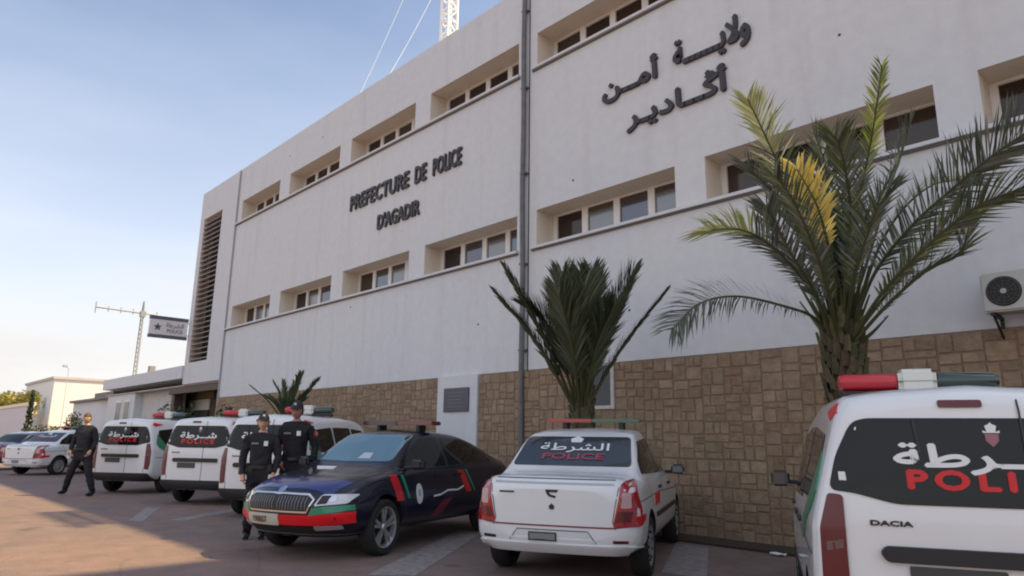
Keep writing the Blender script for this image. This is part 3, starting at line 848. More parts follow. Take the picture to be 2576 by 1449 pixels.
def frond(parent, pts, pairs=52, L=0.42, width=0.022, angle=50, start=0.18, tipcols=None, cols=GREY_G, vee=0.5, droop=0.0, tipstart=0.6, rad=0.022, end_len=0.62, label=None, jitter=0.18, swell=None, twist=0.0):
    bm = bmesh.new()
    cl = bm.loops.layers.float_color.new('col')
    C = bez(pts, pairs)
    def setc(fs, c):
        for f in fs:
            for l in f.loops: l[cl] = (*c, 1)
    nb = len(bm.faces)
    tube(bm, C, [rad*(1-0.75*i/pairs) for i in range(len(C))], 6)
    bm.faces.ensure_lookup_table()
    rc = (0.11,0.115,0.05)
    setc(bm.faces[:], rc)
    for i in range(int(pairs*start), pairs+1):
        s = i/pairs
        p = C[i]
        d = (C[min(i+1, pairs)] - C[max(i-1, 0)]).normalized()
        side = d.cross(Vector((0,0,1)))
        if side.length < 0.15: side = d.cross(Vector((0.6,-0.8,0)))
        side.normalize(); up = side.cross(d).normalized()
        if twist: side, up = side*cos(twist)+up*sin(twist), up*cos(twist)-side*sin(twist)
        u = (s-start)/(1-start)
        ln = L*(0.45+0.55*sin(pi*min(1,u*1.25+0.12)))*(1 if u < 0.55 else 1-(1-end_len)*((u-0.55)/0.45))
        ln = L*swell(u) if swell else L*min(1.0, 0.35+u*1.6)*(1 if u < 0.75 else 1-(1-end_len)*((u-0.75)/0.25)**1.5)
        for sg_ in (-1, 1):
            for rep in range(1):
                an_ = radians(angle*(1-0.28*u) + random.uniform(-8, 8))
                j = Vector((random.gauss(0,jitter), random.gauss(0,jitter), random.gauss(0,jitter)))*0.35
                dir_ = (d*cos(an_) + side*sg_*sin(an_)*(1-vee*0.5) + up*sin(an_)*vee*random.uniform(0.5,1.3) + j).normalized()
                l_ = ln*random.uniform(0.82, 1.12)
                q0 = p; q1 = p + dir_*l_*0.5; q2 = p + dir_*l_ - Vector((0,0,(droop+0.10)*l_))
                wv = dir_.cross(up*0.8+side*0.4*sg_).normalized()*width
                v = [bm.verts.new(q0 - wv*0.4), bm.verts.new(q0 + wv*0.4), bm.verts.new(q1 + wv*0.55), bm.verts.new(q1 - wv*0.55), bm.verts.new(q2)]
                f1 = bm.faces.new((v[0], v[1], v[2], v[3])); f2 = bm.faces.new((v[3], v[2], v[4]))
                c = random.choice(cols)
                if tipcols and random.random() < smooth01(tipstart, tipstart+0.3, u + random.uniform(-0.08,0.08)): c = random.choice(tipcols)
                k = random.uniform(0.95, 1.6)
                setc((f1, f2), (c[0]*k, c[1]*k, c[2]*k))
    o = link('frond', bm, M_LEAF, parent)
    if label: o['label'] = label
    return o
def offs(pts, o):
    o = Vector(o); return [Vector(p)-o for p in pts]

random.seed(21)
PB = Vector((-3.12, 8.25, 0))
palm = empty('palm_tree', PB); tag(palm, 'tall date palm with ragged yellow tipped fronds in front of the stone wall', 'palm tree')
# trunk with old leaf bases
bm = bmesh.new()
cl_ = bm.loops.layers.float_color.new('col')
tube(bm, [(0.02,0,0),(0.0,0,0.8),(0,0,1.7),(0.02,0,2.35),(0.04,0,2.8)], [0.28,0.18,0.17,0.18,0.12], 18)
n = 0
for z in [0.25+0.085*k for k in range(30)]:
    for k in range(7):
        a = k*2*pi/7 + n*0.55
        r0 = 0.175 + 0.02*smooth01(1.4,2.5,z)
        base = Vector((cos(a)*r0*0.92, sin(a)*r0*0.92, z))
        outv = Vector((cos(a), sin(a), 0)); tg = Vector((-sin(a), cos(a), 0))
        h = random.uniform(0.12, 0.20)*(1+0.3*smooth01(1.6,2.6,z)); w = random.uniform(0.045,0.070)
        top = base + outv*random.uniform(0.03,0.075) + Vector((0,0,h))
        vs_ = [bm.verts.new(base+tg*w-Vector((0,0,0.04))), bm.verts.new(base-tg*w-Vector((0,0,0.04))), bm.verts.new(top-tg*w*0.45), bm.verts.new(top+tg*w*0.45), bm.verts.new(base+outv*0.06), bm.verts.new(top+outv*0.03)]
        for f in ((0,4,5,3),(4,1,2,5),(3,5,2),(0,3,2,1)):
            bm.faces.new([vs_[q] for q in f])
    n += 1
random.seed(5)
for f in bm.faces:
    c = random.choice([(0.085,0.062,0.035),(0.06,0.048,0.03),(0.11,0.085,0.05),(0.075,0.07,0.035)]) if f.calc_center_median().z < 2.65 + random.uniform(-0.3,0.2) else random.choice([(0.12,0.13,0.05),(0.09,0.10,0.04),(0.16,0.15,0.07)])
    for l in f.loops: l[cl_] = (*c, 1)
link('trunk', bm, mat('palm_trunk', (0.1,0.07,0.04), 0.9, attr='col', noise=0.35, nscale=14, bump=0.5), palm)
kw = {
 'l_low': dict(L=0.40, pairs=66, start=0.30, droop=0.05, vee=0.3, angle=58, twist=1.0),
 'l_mid': dict(twist=-0.35, L=0.42, pairs=60, start=0.25, tipcols=PALE, tipstart=0.40, droop=0.05, end_len=0.8, angle=58),
 'l_up': dict(L=0.40, pairs=66, start=0.15, tipcols=PALE, tipstart=0.42, cols=GREY_G+OLIVE, end_len=0.55, angle=60),
 'l_up2': dict(L=0.45, pairs=52), 
 'up': dict(L=0.24, pairs=64, start=0.15, end_len=0.6, tipcols=[(0.30,0.34,0.06),(0.42,0.42,0.08),(0.22,0.27,0.05),(0.13,0.16,0.05)], tipstart=0.40, angle=52, vee=0.3),
 'yel': dict(L=0.34, pairs=46, start=0.35, cols=YELL, tipcols=YELL, vee=0.2, angle=48, width=0.036, label='bright yellow dried frond'),
 'c1': dict(L=0.42, pairs=50, cols=OLIVE+GREY_G), 'c2': dict(L=0.40, pairs=46, cols=OLIVE+GREY_G), 'c3': dict(L=0.42, pairs=50, cols=OLIVE+GREY_G),
 'r1': dict(L=0.54, pairs=74, start=0.22, angle=66, vee=0.45, twist=0.5), 'r2': dict(L=0.46, pairs=70, start=0.22, tipstart=2, cols=OLIVE+GREY_G, droop=0.05, vee=0.45, twist=0.5),
 'r3': dict(L=0.38, pairs=46, cols=OLIVE+GREY_G), 'r4': dict(L=0.34, pairs=46, tipcols=PALE, tipstart=0.35, cols=OLIVE),
 'r5': dict(L=0.40, pairs=46, cols=GREY_G+OLIVE, tipcols=PALE, tipstart=0.75),
 'stub': dict(L=0.05, pairs=12, start=0.9, rad=0.03), 'l_mid2': dict(L=0.40, pairs=46), 'c4': dict(L=0.38, pairs=44, cols=OLIVE+GREY_G), 'c5': dict(L=0.38, pairs=44, cols=OLIVE+GREY_G)}
random.seed(31)
for k, pts in BIG.items():
    kk = dict(kw[k]); kk['L'] *= 1.05; kk['pairs'] = int(kk['pairs']*1.3); kk['width'] = kk.get('width', 0.022)*0.82; kk['pairs'] = int(kk['pairs']*1.25); frond(palm, offs(pts, PB), **kk)
bm = bmesh.new(); cl_ = bm.loops.layers.float_color.new('col')
for i in range(26):
    a = i*2.4; e = 0.10+0.10*((i*7)%5)/5; h_ = random.uniform(0.7,1.3)
    tube(bm, [(cos(a)*e*0.8, sin(a)*e*0.8, 2.35), (cos(a)*e*1.3, sin(a)*e*1.2, 2.35+h_*0.5), (cos(a)*e*2.6, sin(a)*e*2.2, 2.35+h_)], [0.035,0.022,0.010], 5)
for f in bm.faces:
    c = random.choice([(0.12,0.14,0.05),(0.09,0.11,0.04),(0.16,0.16,0.07)])
    for l in f.loops: l[cl_] = (*c, 1)
link('leaf_stalks', bm, M_LEAF, palm)
for i in range(13):   # shorter inner fronds filling the heart of the crown
    a = i*2.4; e = random.uniform(0.15, 0.5); l_ = random.uniform(1.3, 2.0)
    b0 = Vector((0.05, -0.02, 2.7)); dx, dy = cos(a)*e, sin(a)*e*0.6
    frond(palm, [b0, b0+Vector((dx*0.35*l_, dy*0.35*l_, 0.5*l_)), b0+Vector((dx*l_, dy*l_, 0.95*l_))], pairs=40, L=0.34, cols=OLIVE+GREY_G)

random.seed(41)
MB_ = Vector((-7.05, 8.2, 0))
mid = empty('young_palm', MB_); tag(mid, 'young palm with stiff upright dark green fronds behind the white saloon', 'palm tree')
bm = bmesh.new(); cl_ = bm.loops.layers.float_color.new('col')
tube(bm, [(0,0,0),(0,0,1.2),(0.02,0,2.1)], [0.20,0.17,0.15], 12)
for k in range(60):
    a = k*2.4; z = 0.6+k*0.026; r0 = 0.15
    tube(bm, [(cos(a)*r0, sin(a)*r0, z),(cos(a)*(r0+0.06), sin(a)*(r0+0.06), z+0.17)], [0.035,0.018], 5)
for f in bm.faces:
    c = random.choice([(0.09,0.08,0.04),(0.06,0.065,0.03),(0.10,0.11,0.055)])
    for l in f.loops: l[cl_] = (*c, 1)
link('trunk', bm, MATS['palm_trunk'], mid)
DKG = [(0.056,0.072,0.040),(0.072,0.088,0.050),(0.090,0.108,0.062),(0.048,0.060,0.036)]
for k, pts in MIDP.items():
    thin = k in 'abh'
    q = offs(pts, MB_); q[0] = Vector((q[0].x*0.6, q[0].y*0.6, 1.85))
    frond(mid, q, pairs=110, L=0.34 if thin else 0.60, width=0.036, angle=22 if thin else 36, start=0.22, cols=DKG, vee=0.35, jitter=0.06, rad=0.028, swell=lambda u: 0.30+0.85*sin(pi*min(1, u*0.85+0.1))**0.7)
for i in range(4):
    a = 0.6+i*1.57; b0 = Vector((0,0,1.85))
    frond(mid, [b0, b0+Vector((cos(a)*0.15, sin(a)*0.10, 0.8)), b0+Vector((cos(a)*0.30, sin(a)*0.2, 1.55))], pairs=90, L=0.50, width=0.040, angle=32, cols=DKG, vee=0.3, jitter=0.06)

random.seed(51)
SB = Vector((-16.5, 8.0, 0))
sm = empty('cycad_plant', SB); tag(sm, 'small spiky cycad plant behind the standing officers and white van', 'plant')
bm = bmesh.new(); cl_ = bm.loops.layers.float_color.new('col')
tube(bm, [(0,0,0),(0,0,1.1),(0,0,1.95)], [0.26,0.2,0.16], 12)
for f in bm.faces:
    for l in f.loops: l[cl_] = (0.08,0.07,0.04,1)
link('trunk', bm, MATS['palm_trunk'], sm)
CYG = [(0.080,0.110,0.060),(0.100,0.130,0.070),(0.065,0.088,0.050)]
for k, pts in SML.items():
    q = offs(pts, SB); q[0] = Vector((q[0].x*0.7, q[0].y*0.7, 1.75))
    frond(sm, q, pairs=44, L=0.17 if k == 'a' else 0.24, width=0.036, angle=36, start=0.15, cols=CYG, vee=0.4, jitter=0.06, rad=0.02)
for i in range(7):
    a = i*0.9; b0 = Vector((0,0,1.7)); l_ = random.uniform(0.55,0.85)
    frond(sm, [b0, b0+Vector((cos(a)*0.25*l_, sin(a)*0.25*l_, 0.6*l_)), b0+Vector((cos(a)*0.65*l_, sin(a)*0.65*l_, 1.0*l_))], pairs=36, L=0.24, width=0.036, angle=38, cols=CYG, vee=0.4, jitter=0.06)

def leafy(name, loc, label, cat, crown, n, size, cols, trunk=None, group=None, spread=1.0):
    """crown: list of (x,y,z,rx,ry,rz) clumps filled with leaf faces"""
    t = empty(name, loc); tag(t, label, cat, group)
    if trunk:
        bm = bmesh.new()
        for tr in trunk:
            tube(bm, tr[0], tr[1], 8)
        link('trunk', bm, M_BARK, t)
    bm = bmesh.new(); cl2 = bm.loops.layers.float_color.new('col')
    for (cx, cy, cz, rx, ry, rz) in crown:
        shade = random.uniform(0.7, 1.25)
        for i in range(n):
            while True:
                p = Vector((random.uniform(-1,1), random.uniform(-1,1), random.uniform(-1,1)))
                if p.length <= 1 and random.random() < 0.35 + p.length*0.65: break
            q = Vector((cx+p.x*rx, cy+p.y*ry, cz+p.z*rz))
            a = Vector((random.gauss(0,1), random.gauss(0,1), random.gauss(0,1))).normalized()
            b = a.cross(Vector((random.gauss(0,1), random.gauss(0,1), random.gauss(0,1)))).normalized()
            s = size*random.uniform(0.6,1.4)
            f = bm.faces.new([bm.verts.new(q+a*s), bm.verts.new(q+b*s*0.45), bm.verts.new(q-a*s), bm.verts.new(q-b*s*0.45)])
            c = random.choice(cols); k = shade*random.uniform(0.75,1.25)
            for l in f.loops: l[cl2] = (c[0]*k, c[1]*k, c[2]*k, 1)
    link('crown', bm, M_LEAF, t)
    return t
M_BARK = mat('bark', (0.10,0.075,0.05), 0.9, noise=0.3, nscale=10)
random.seed(61)
YG = [(0.30,0.27,0.05),(0.24,0.23,0.045),(0.38,0.33,0.08),(0.16,0.17,0.04)]
GD = [(0.05,0.065,0.03),(0.07,0.085,0.035),(0.04,0.05,0.025)]
for i, (x, y, s, lb_) in enumerate([(-113,14.5,1.15,'yellow green tree at the frame edge behind the boundary wall'),(-105,14.5,1.05,'rounded yellow green tree in the middle above the boundary wall'),(-97,14.2,1.15,'yellow green tree nearest the far white block')]):
    cr = [(random.uniform(-2.6,2.6), random.uniform(-1.5,1.5), 3.9*s+random.uniform(-0.9,0.9), random.uniform(1.1,1.8), 1.2, random.uniform(0.7,1.1)) for _ in range(9)]
    leafy('broadleaf_tree', (x,y,0), lb_, 'tree', cr, 260, 0.20, YG, [([(0,0,0),(0.1,0,2.2),(0,0,4.2*s)],[0.25,0.18,0.08]),([(0.1,0,2.2),(1.4,0,4.0)],[0.12,0.05]),([(0.1,0,2.2),(-1.3,0.3,4.0)],[0.12,0.05])], 'yellow green trees behind the boundary wall')
leafy('cypress_tree', (-57.5,9.2,0), 'slim dark cypress standing before the far white block', 'tree', [(0,0,0.9+0.35*k,0.34-0.025*k,0.34-0.025*k,0.35) for k in range(10)], 90, 0.10, GD, [([(0,0,0),(0,0,3.6)],[0.08,0.03])])
for i, (x, y, h, r, lb_) in enumerate([(-52.5,9.0,2.1,1.4,'dark rounded bush just right of the slim cypress'),(-48.8,9.2,1.9,0.9,'olive bush before the sunlit side of the white block'),(-43.4,8.9,2.6,0.8,'upright dark bush before the low outbuilding'),(-26.6,8.6,2.5,0.9,'green shrub beside the dark entrance'),(-29.6,8.9,2.1,1.1,'dark green bush under the entrance canopy'),(-22.5,9.0,2.5,0.6,'green shrub at the foot of the white wall near the wing')]):
    cr = [(random.uniform(-0.5,0.5)*r, random.uniform(-0.3,0.3)*r, h*random.uniform(0.25,0.82), r*0.6, r*0.5, h*0.25) for _ in range(8)]
    leafy('garden_bush', (x,y,0), lb_, 'bush', cr, 150, 0.075, GD if i != 1 else [(0.09,0.085,0.03),(0.06,0.07,0.03)], [([(0,0,0),(0.05,0,h*0.6)],[0.05,0.03])], 'bushes along the buildings')

# ------------------------------------------------------------------ vehicles
def pchip(xs, ys, x):
    n = len(xs)
    if x <= xs[0]: return ys[0]
    if x >= xs[-1]: return ys[-1]
    h = [xs[i+1]-xs[i] for i in range(n-1)]
    d = [(ys[i+1]-ys[i])/h[i] for i in range(n-1)]
    m = [0]*n
    m[0], m[-1] = d[0], d[-1]
    for i in range(1, n-1):
        if d[i-1]*d[i] > 0:
            w1, w2 = 2*h[i]+h[i-1], h[i]+2*h[i-1]
            m[i] = (w1+w2)/(w1/d[i-1]+w2/d[i])
    for i in range(n-1):
        if x <= xs[i+1]:
            t = (x-xs[i])/h[i]
            return ((2*t**3-3*t*t+1)*ys[i] + (t**3-2*t*t+t)*h[i]*m[i] + (-2*t**3+3*t*t)*ys[i+1] + (t**3-t*t)*h[i]*m[i+1])

def chaikin(P, it):
    for _ in range(it):
        Q = [P[0]]
        for a, b in zip(P, P[1:]):
            Q.append((a[0]*0.75+b[0]*0.25, a[1]*0.75+b[1]*0.25)); Q.append((a[0]*0.25+b[0]*0.75, a[1]*0.25+b[1]*0.75))
        Q.append(P[-1]); P = Q
    return P

class Car:
    """body lofted from cross-sections; x forward, y to the car's left; panels are laid onto it by casting rays"""
    def __init__(s, name, loc, heading, st, warp, paint, label, cat, wheels, wr=0.31, well=0.365, group=None, track=0.76):
        s.root = empty(name, (*loc, 0), heading); tag(s.root, label, cat, group)
        s.paint = paint
        xs = [r[0] for r in st]
        cols = list(zip(*st))
        nx = 84
        X = []
        for i in range(nx+1):
            X.append(xs[0] + (xs[-1]-xs[0])*i/nx)
        X = sorted(set(X) | set(xs))
        rings = []
        for x in X:
            zb, w, zm, zbelt, wb, zs, ws, zt = [pchip(xs, c, x) for c in cols[1:]]
            half = [(0, zb), (w*0.78, zb), (w-0.03, zb+0.09), (w, zb+(zm-zb)*0.55), (w, zm), (wb+(w-wb)*0.35, zm+(zbelt-zm)*0.75), (wb, zbelt), (wb-(wb-ws)*0.5, zbelt+(zs-zbelt)*0.5), (ws, zs), (ws*0.86, zs+(zt-zs)*0.62), (0, zt)]
            hs = chaikin(half, 2)
            ring = [(-y, z) for y, z in hs[1:-1]][::-1]
            rings.append((x, hs, ring))
        bm = bmesh.new()
        R_ = []
        for x, hs, _ in rings:
            loop = [(y, z) for y, z in hs] + [(-y, z) for y, z in hs[1:-1][::-1]]
            vv = []
            for y, z in loop:
                p = warp(x, y, z)
                vv.append(bm.verts.new(p))
            R_.append(vv)
        n = len(R_[0])
        for a, b in zip(R_, R_[1:]):
            for k in range(n):
                bm.faces.new((a[k], b[k], b[(k+1)%n], a[(k+1)%n]))
        # caps: bridge left and right halves with cross columns
        for (x, hs, _), vv, flip in ((rings[0], R_[0], False), (rings[-1], R_[-1], True)):
            m_ = len(hs)
            M = 8
            grid = {}
            for i in range(m_):
                y, z = hs[i]
                for j in range(M+1):
                    t = 1-2*j/M
                    if i in (0, m_-1): grid[(i,j)] = vv[i]; continue
                    if j == 0: grid[(i,j)] = vv[i]
                    elif j == M: grid[(i,j)] = vv[n-i]
                    else: grid[(i,j)] = bm.verts.new(warp(x, y*t, z))
            for i in range(m_-1):
                for j in range(M):
                    q = [grid[(i,j)], grid[(i+1,j)], grid[(i+1,j+1)], grid[(i,j+1)]]
                    u = []
                    for v in q:
                        if v not in u: u.append(v)
                    if len(u) > 2:
                        try: bm.faces.new(u if not flip else u[::-1])
                        except Exception: pass
        bmesh.ops.recalc_face_normals(bm, faces=bm.faces)
        s.bvh = BVHTree.FromBMesh(bm)
        s.body = link('body', bm, [paint, M_PLASTIC], s.root, smooth=True, angle=40)
        # wheel arches
        cb = bmesh.new()
        for wx in wheels:
            for sd in (-1, 1):
                prof = [(0, sd*(track-0.20)), (well, sd*(track-0.20)), (well, sd*(track+0.30)), (0, sd*(track+0.30))]
                lathe_y(cb, prof, 40, wx, wr+0.015)
        bmesh.ops.recalc_face_normals(cb, faces=cb.faces)
        cut = link('cut', cb, M_PLASTIC)
        cut.matrix_world = Matrix.Identity(4)
        mw = s.root.matrix_basis.copy()
        cut.parent = s.root
        md = s.body.modifiers.new('b', 'BOOLEAN'); md.operation = 'DIFFERENCE'; md.object = cut; md.solver = 'EXACT'; md.material_mode = 'TRANSFER'
        bpy.context.view_layer.update()
        me = bpy.data.meshes.new_from_object(s.body.evaluated_get(bpy.context.evaluated_depsgraph_get()))
        s.body.modifiers.clear()
        old = s.body.data; s.body.data = me; bpy.data.meshes.remove(old)
        me.name = 'body'
        me.shade_smooth(); me.set_sharp_from_angle(angle=radians(40))
        bpy.data.objects.remove(cut)
        s.wr = wr
    def hit(s, view, u, v):
        if view == 'left': o, d = Vector((u, 4, v)), Vector((0,-1,0))
        elif view == 'right': o, d = Vector((u, -4, v)), Vector((0,1,0))
        elif view == 'rear': o, d = Vector((-6, u, v)), Vector((1,0,0))
        elif view == 'front': o, d = Vector((6, u, v)), Vector((-1,0,0))
        else: o, d = Vector((u, v, 4)), Vector((0,0,-1))
        p, nrm, _, _ = s.bvh.ray_cast(o, d)
        if p is None:
            p, nrm, _, _ = s.bvh.find_nearest(o + d*(4 if view in ('rear','front') else 3.2))
        if nrm.dot(d) > 0: nrm = -nrm
        return p, nrm
    def panel(s, name, view, poly, m, off=0.006, grid=0.06, parent=None, rnd=0.0, thick=None, label=None):
        if rnd: poly = rounded(poly, rnd)
        bm = bmesh.new()
        vs_ = [bm.verts.new((a, b, 0)) for a, b in poly]
        bm.faces.new(vs_)
        us = [p[0] for p in poly]; ws_ = [p[1] for p in poly]
        for ax, lo, hi in ((0, min(us), max(us)), (1, min(ws_), max(ws_))):
            c = lo + grid
            while c < hi - 1e-4:
                no = Vector((1,0,0)) if ax == 0 else Vector((0,1,0))
                co = no*c
                bmesh.ops.bisect_plane(bm, geom=bm.verts[:]+bm.edges[:]+bm.faces[:], plane_co=co, plane_no=no, dist=1e-5)
                c += grid
        bmesh.ops.triangulate(bm, faces=[f for f in bm.faces if len(f.verts) > 4])
        H_ = {}
        for v in bm.verts:
            p, nr = s.hit(view, v.co.x, v.co.y)
            H_[v] = (p, nr)
        bnd = [e for e in bm.edges if e.is_boundary]
        r = bmesh.ops.extrude_edge_only(bm, edges=bnd)
        newv = [g for g in r['geom'] if isinstance(g, bmesh.types.BMVert)]
        base = {}
        for v, (p, nr) in H_.items(): v_co = v.co.copy(); base[(round(v_co.x,5), round(v_co.y,5))] = (p, nr)
        for v in newv:
            p, nr = base[(round(v.co.x,5), round(v.co.y,5))]
            v.co = p - nr*0.004
        for v, (p, nr) in H_.items():
            v.co = p + nr*off
        bmesh.ops.recalc_face_normals(bm, faces=bm.faces)
        o = link(name, bm, m, parent or s.root, smooth=True, angle=35)
        if label: o['label'] = label
        return o
    def text(s, name, view, items, m, off=0.012, flip=1, parent=None, extra=None):
        V, F = flat_mesh(items) if items else ([], [])
        if extra:
            b0 = len(V); V += [(x, y, 0) for x, y in extra[0]]; F += [tuple(b0+i for i in f) for f in extra[1]]
        bm = bmesh.new(); vv = []
        for v in V:
            p, nr = s.hit(view, v[0]*flip, v[1])
            vv.append(bm.verts.new(p + nr*(off + 0.0006*v[2])))
        for f in F:
            try: bm.faces.new([vv[i] for i in f])
            except Exception: pass
        return link(name, bm, m, parent or s.root)
    def seam(s, view, pts, w=0.008, name='panel_gap', m=None, off=0.002, parent=None):
        L_, R2 = [], []
        for i, p in enumerate(pts):
            a = Vector(pts[max(i-1,0)]); b = Vector(pts[min(i+1,len(pts)-1)])
            d = (b-a).normalized(); nn = Vector((-d.y, d.x))*w/2
            L_.append(tuple(Vector(p)+nn)); R2.append(tuple(Vector(p)-nn))
        bm = bmesh.new()
        # resample
        prev = None
        for i in range(len(pts)-1):
            seg = max(1, int((Vector(pts[i+1])-Vector(pts[i])).length/0.05))
            for k in range(seg + (1 if i == len(pts)-2 else 0)):
                t = k/seg
                row = []
                for A in (L_, R2):
                    q = Vector(A[i]).lerp(Vector(A[i+1]), t)
                    p, nr = s.hit(view, q.x, q.y)
                    row.append(bm.verts.new(p + nr*off))
                if prev: bm.faces.new((prev[0], prev[1], row[1], row[0]))
                prev = row
        return link(name, bm, m or M_SEAM, parent or s.root)
    def wheel(s, x, side, style='steel', w=0.19, track=0.76, steer=0.0, rr=0.66):
        r = s.wr
        e = empty('wheel', (x, side*track, r)); e.parent = s.root
        e.rotation_euler = (0, 0, (pi if side < 0 else 0) + steer)
        bm = bmesh.new()
        lathe_y(bm, [(r*rr, -w/2), (r*0.90, -w/2-0.004), (r*0.975, -w/2+0.022), (r, -w/2+0.05), (r, w/2-0.05), (r*0.975, w/2-0.022), (r*0.90, w/2+0.004), (r*rr, w/2-0.004), (r*rr, -w/2)], 44)
        link('tyre', bm, M_RUBBER, e, smooth=True, angle=50)
        bm = bmesh.new()
        R0 = r*(rr+0.01)
        if style == 'alloy':
            lathe_y(bm, [(R0, w/2-0.004), (R0*0.93, w/2-0.012), (R0*0.90, w/2-0.06), (R0*0.88, -w/2)], 40)
            for k in range(5):
                for dl in (-0.17, 0.17):
                    a0 = 2*pi*k/5 + 0.3
                    a1 = a0 + dl
                    i0 = Vector((cos(a0+dl*0.5)*R0*0.16, 0, sin(a0+dl*0.5)*R0*0.16)); o0 = Vector((cos(a1)*R0*0.93, 0, sin(a1)*R0*0.93))
                    tv = (o0-i0).normalized().cross(Vector((0,1,0)))*0.016
                    v = []
                    for p in (i0, o0):
                        for q, yy in ((tv*1.1, w/2-0.028), (-tv*1.1, w/2-0.028), (-tv, w/2-0.055), (tv, w/2-0.055)):
                            v.append(bm.verts.new(Vector((p.x+q.x, yy, p.z+q.z))))
                    for f in ((0,1,5,4),(1,2,6,5),(2,3,7,6),(3,0,4,7),(0,3,2,1),(4,5,6,7)): bm.faces.new([v[q] for q in f])
            lathe_y(bm, [(0, w/2-0.015), (R0*0.13, w/2-0.016), (R0*0.19, w/2-0.03), (R0*0.19, w/2-0.07), (0, w/2-0.07)], 20)
            rm = M_RIM
        else:
            lathe_y(bm, [(R0, w/2-0.004), (R0*0.95, w/2-0.006), (R0*0.84, w/2-0.024), (R0*0.55, w/2-0.012), (R0*0.30, w/2-0.004), (0, w/2)], 40)
            rm = M_HUB
        bmesh.ops.recalc_face_normals(bm, faces=bm.faces)
        if style == 'alloy': lathe_y(bm, [(0, w/2-0.085), (R0*0.89, w/2-0.085)], 32, mi=1)
        else:
            for k in range(9):
                a0 = 2*pi*k/9
                lathe_y(bm, [(0, w/2-0.002), (R0*0.075, w/2-0.004), (R0*0.08, w/2-0.03)], 10, cos(a0)*R0*0.68, sin(a0)*R0*0.68, mi=1)
        link('rim', bm, [rm, M_DARK], e, smooth=True, angle=40)
        return e
    def mirror(s, x, y, z, side, m, w=0.17, h=0.12):
        e = empty('door_mirror', (x, side*y, z)); e.parent = s.root
        bm = bmesh.new(); bx(bm, -0.06, 0.07, -w/2, w/2, -h/2, h/2)
        bmesh.ops.bevel(bm, geom=bm.edges[:], offset=0.03, segments=3, affect='EDGES')
        for v in bm.verts: v.co.y += side*(w/2+0.03)
        link('housing', bm, m, e, smooth=True, angle=50)
        bm = bmesh.new(); bx(bm, -0.064, -0.061, -w/2+0.02, w/2-0.02, -h/2+0.02, h/2-0.02)
        for v in bm.verts: v.co.y += side*(w/2+0.03)
        link('mirror_glass', bm, M_SCREEN, e)
        bm = bmesh.new(); tube(bm, [(0.02, -side*0.09, -0.04), (0.0, side*0.06, -0.03)], 0.022, 6); link('arm', bm, M_PLASTIC, e)

def rounded(poly, r, seg=4):
    out_ = []
    n = len(poly)
    for i in range(n):
        p = Vector(poly[i]); a = Vector(poly[i-1]); b = Vector(poly[(i+1)%n])
        da, db = (a-p), (b-p)
        ra = min(r, da.length*0.45); rb = min(r, db.length*0.45)
        A = p + da.normalized()*ra; B = p + db.normalized()*rb
        for k in range(seg+1):
            t = k/seg
            q = A*(1-t)**2 + p*2*t*(1-t) + B*t*t
            out_.append((q.x, q.y))
    return out_
def mir(poly): return [(-a, b) for a, b in poly][::-1]

def emblem(s, view, cx, cz, sc, m1, m2, off, parent=None, name='emblem'):
    """crown over a shield"""
    e = s.panel(name, view, [(cx-0.5*sc, cz+0.35*sc), (cx+0.5*sc, cz+0.35*sc), (cx+0.45*sc, cz-0.25*sc), (cx, cz-0.75*sc), (cx-0.45*sc, cz-0.25*sc)], m2, off, parent=parent)
    s.panel('emblem_crown', view, [(cx-0.62*sc, cz+0.62*sc), (cx-0.3*sc, cz+0.50*sc), (cx-0.42*sc, cz+1.0*sc), (cx-0.12*sc, cz+1.15*sc), (cx, cz+1.30*sc), (cx+0.12*sc, cz+1.15*sc), (cx+0.42*sc, cz+1.0*sc), (cx+0.3*sc, cz+0.50*sc), (cx+0.62*sc, cz+0.62*sc), (cx+0.58*sc, cz+0.42*sc), (cx-0.58*sc, cz+0.42*sc)], m1, off+0.001, parent=e)
    return e

# ---- white van
ST_VAN = [ # x, zb, w, zm, zbelt, wb, zs, ws, zt
 (-2.18,0.40,0.76,0.70,1.04,0.74,1.60,0.60,1.69),
 (-2.145,0.33,0.835,0.70,1.04,0.825,1.655,0.655,1.750),
 (-2.06,0.30,0.868,0.70,1.04,0.855,1.69,0.68,1.785),
 (-1.7,0.27,0.875,0.70,1.04,0.865,1.71,0.685,1.81),
 (-0.6,0.27,0.875,0.70,1.03,0.865,1.72,0.685,1.825),
 (0.2,0.27,0.875,0.70,1.02,0.86,1.70,0.67,1.80),
 (0.62,0.27,0.875,0.70,1.01,0.85,1.60,0.70,1.75),
 (1.30,0.27,0.87,0.70,1.00,0.82,1.12,0.68,1.19),
 (1.45,0.27,0.87,0.70,0.97,0.81,1.06,0.66,1.09),
 (1.95,0.28,0.85,0.66,0.84,0.76,0.90,0.62,0.94),
 (2.12,0.33,0.78,0.60,0.74,0.70,0.78,0.55,0.80),
 (2.18,0.42,0.68,0.56,0.64,0.60,0.68,0.46,0.70)]
def warp_van(x, y, z):
    t = smooth01(1.4, 2.18, x)
    dx = -0.20*t*(abs(y)/0.87)**2.5
    t2 = smooth01(-1.75, -2.18, x)
    dx += t2*(0.035*(abs(y)/0.87)**4 + 0.13*max(0, z-1.05)**1.3)
    return Vector((x+dx, y, z))

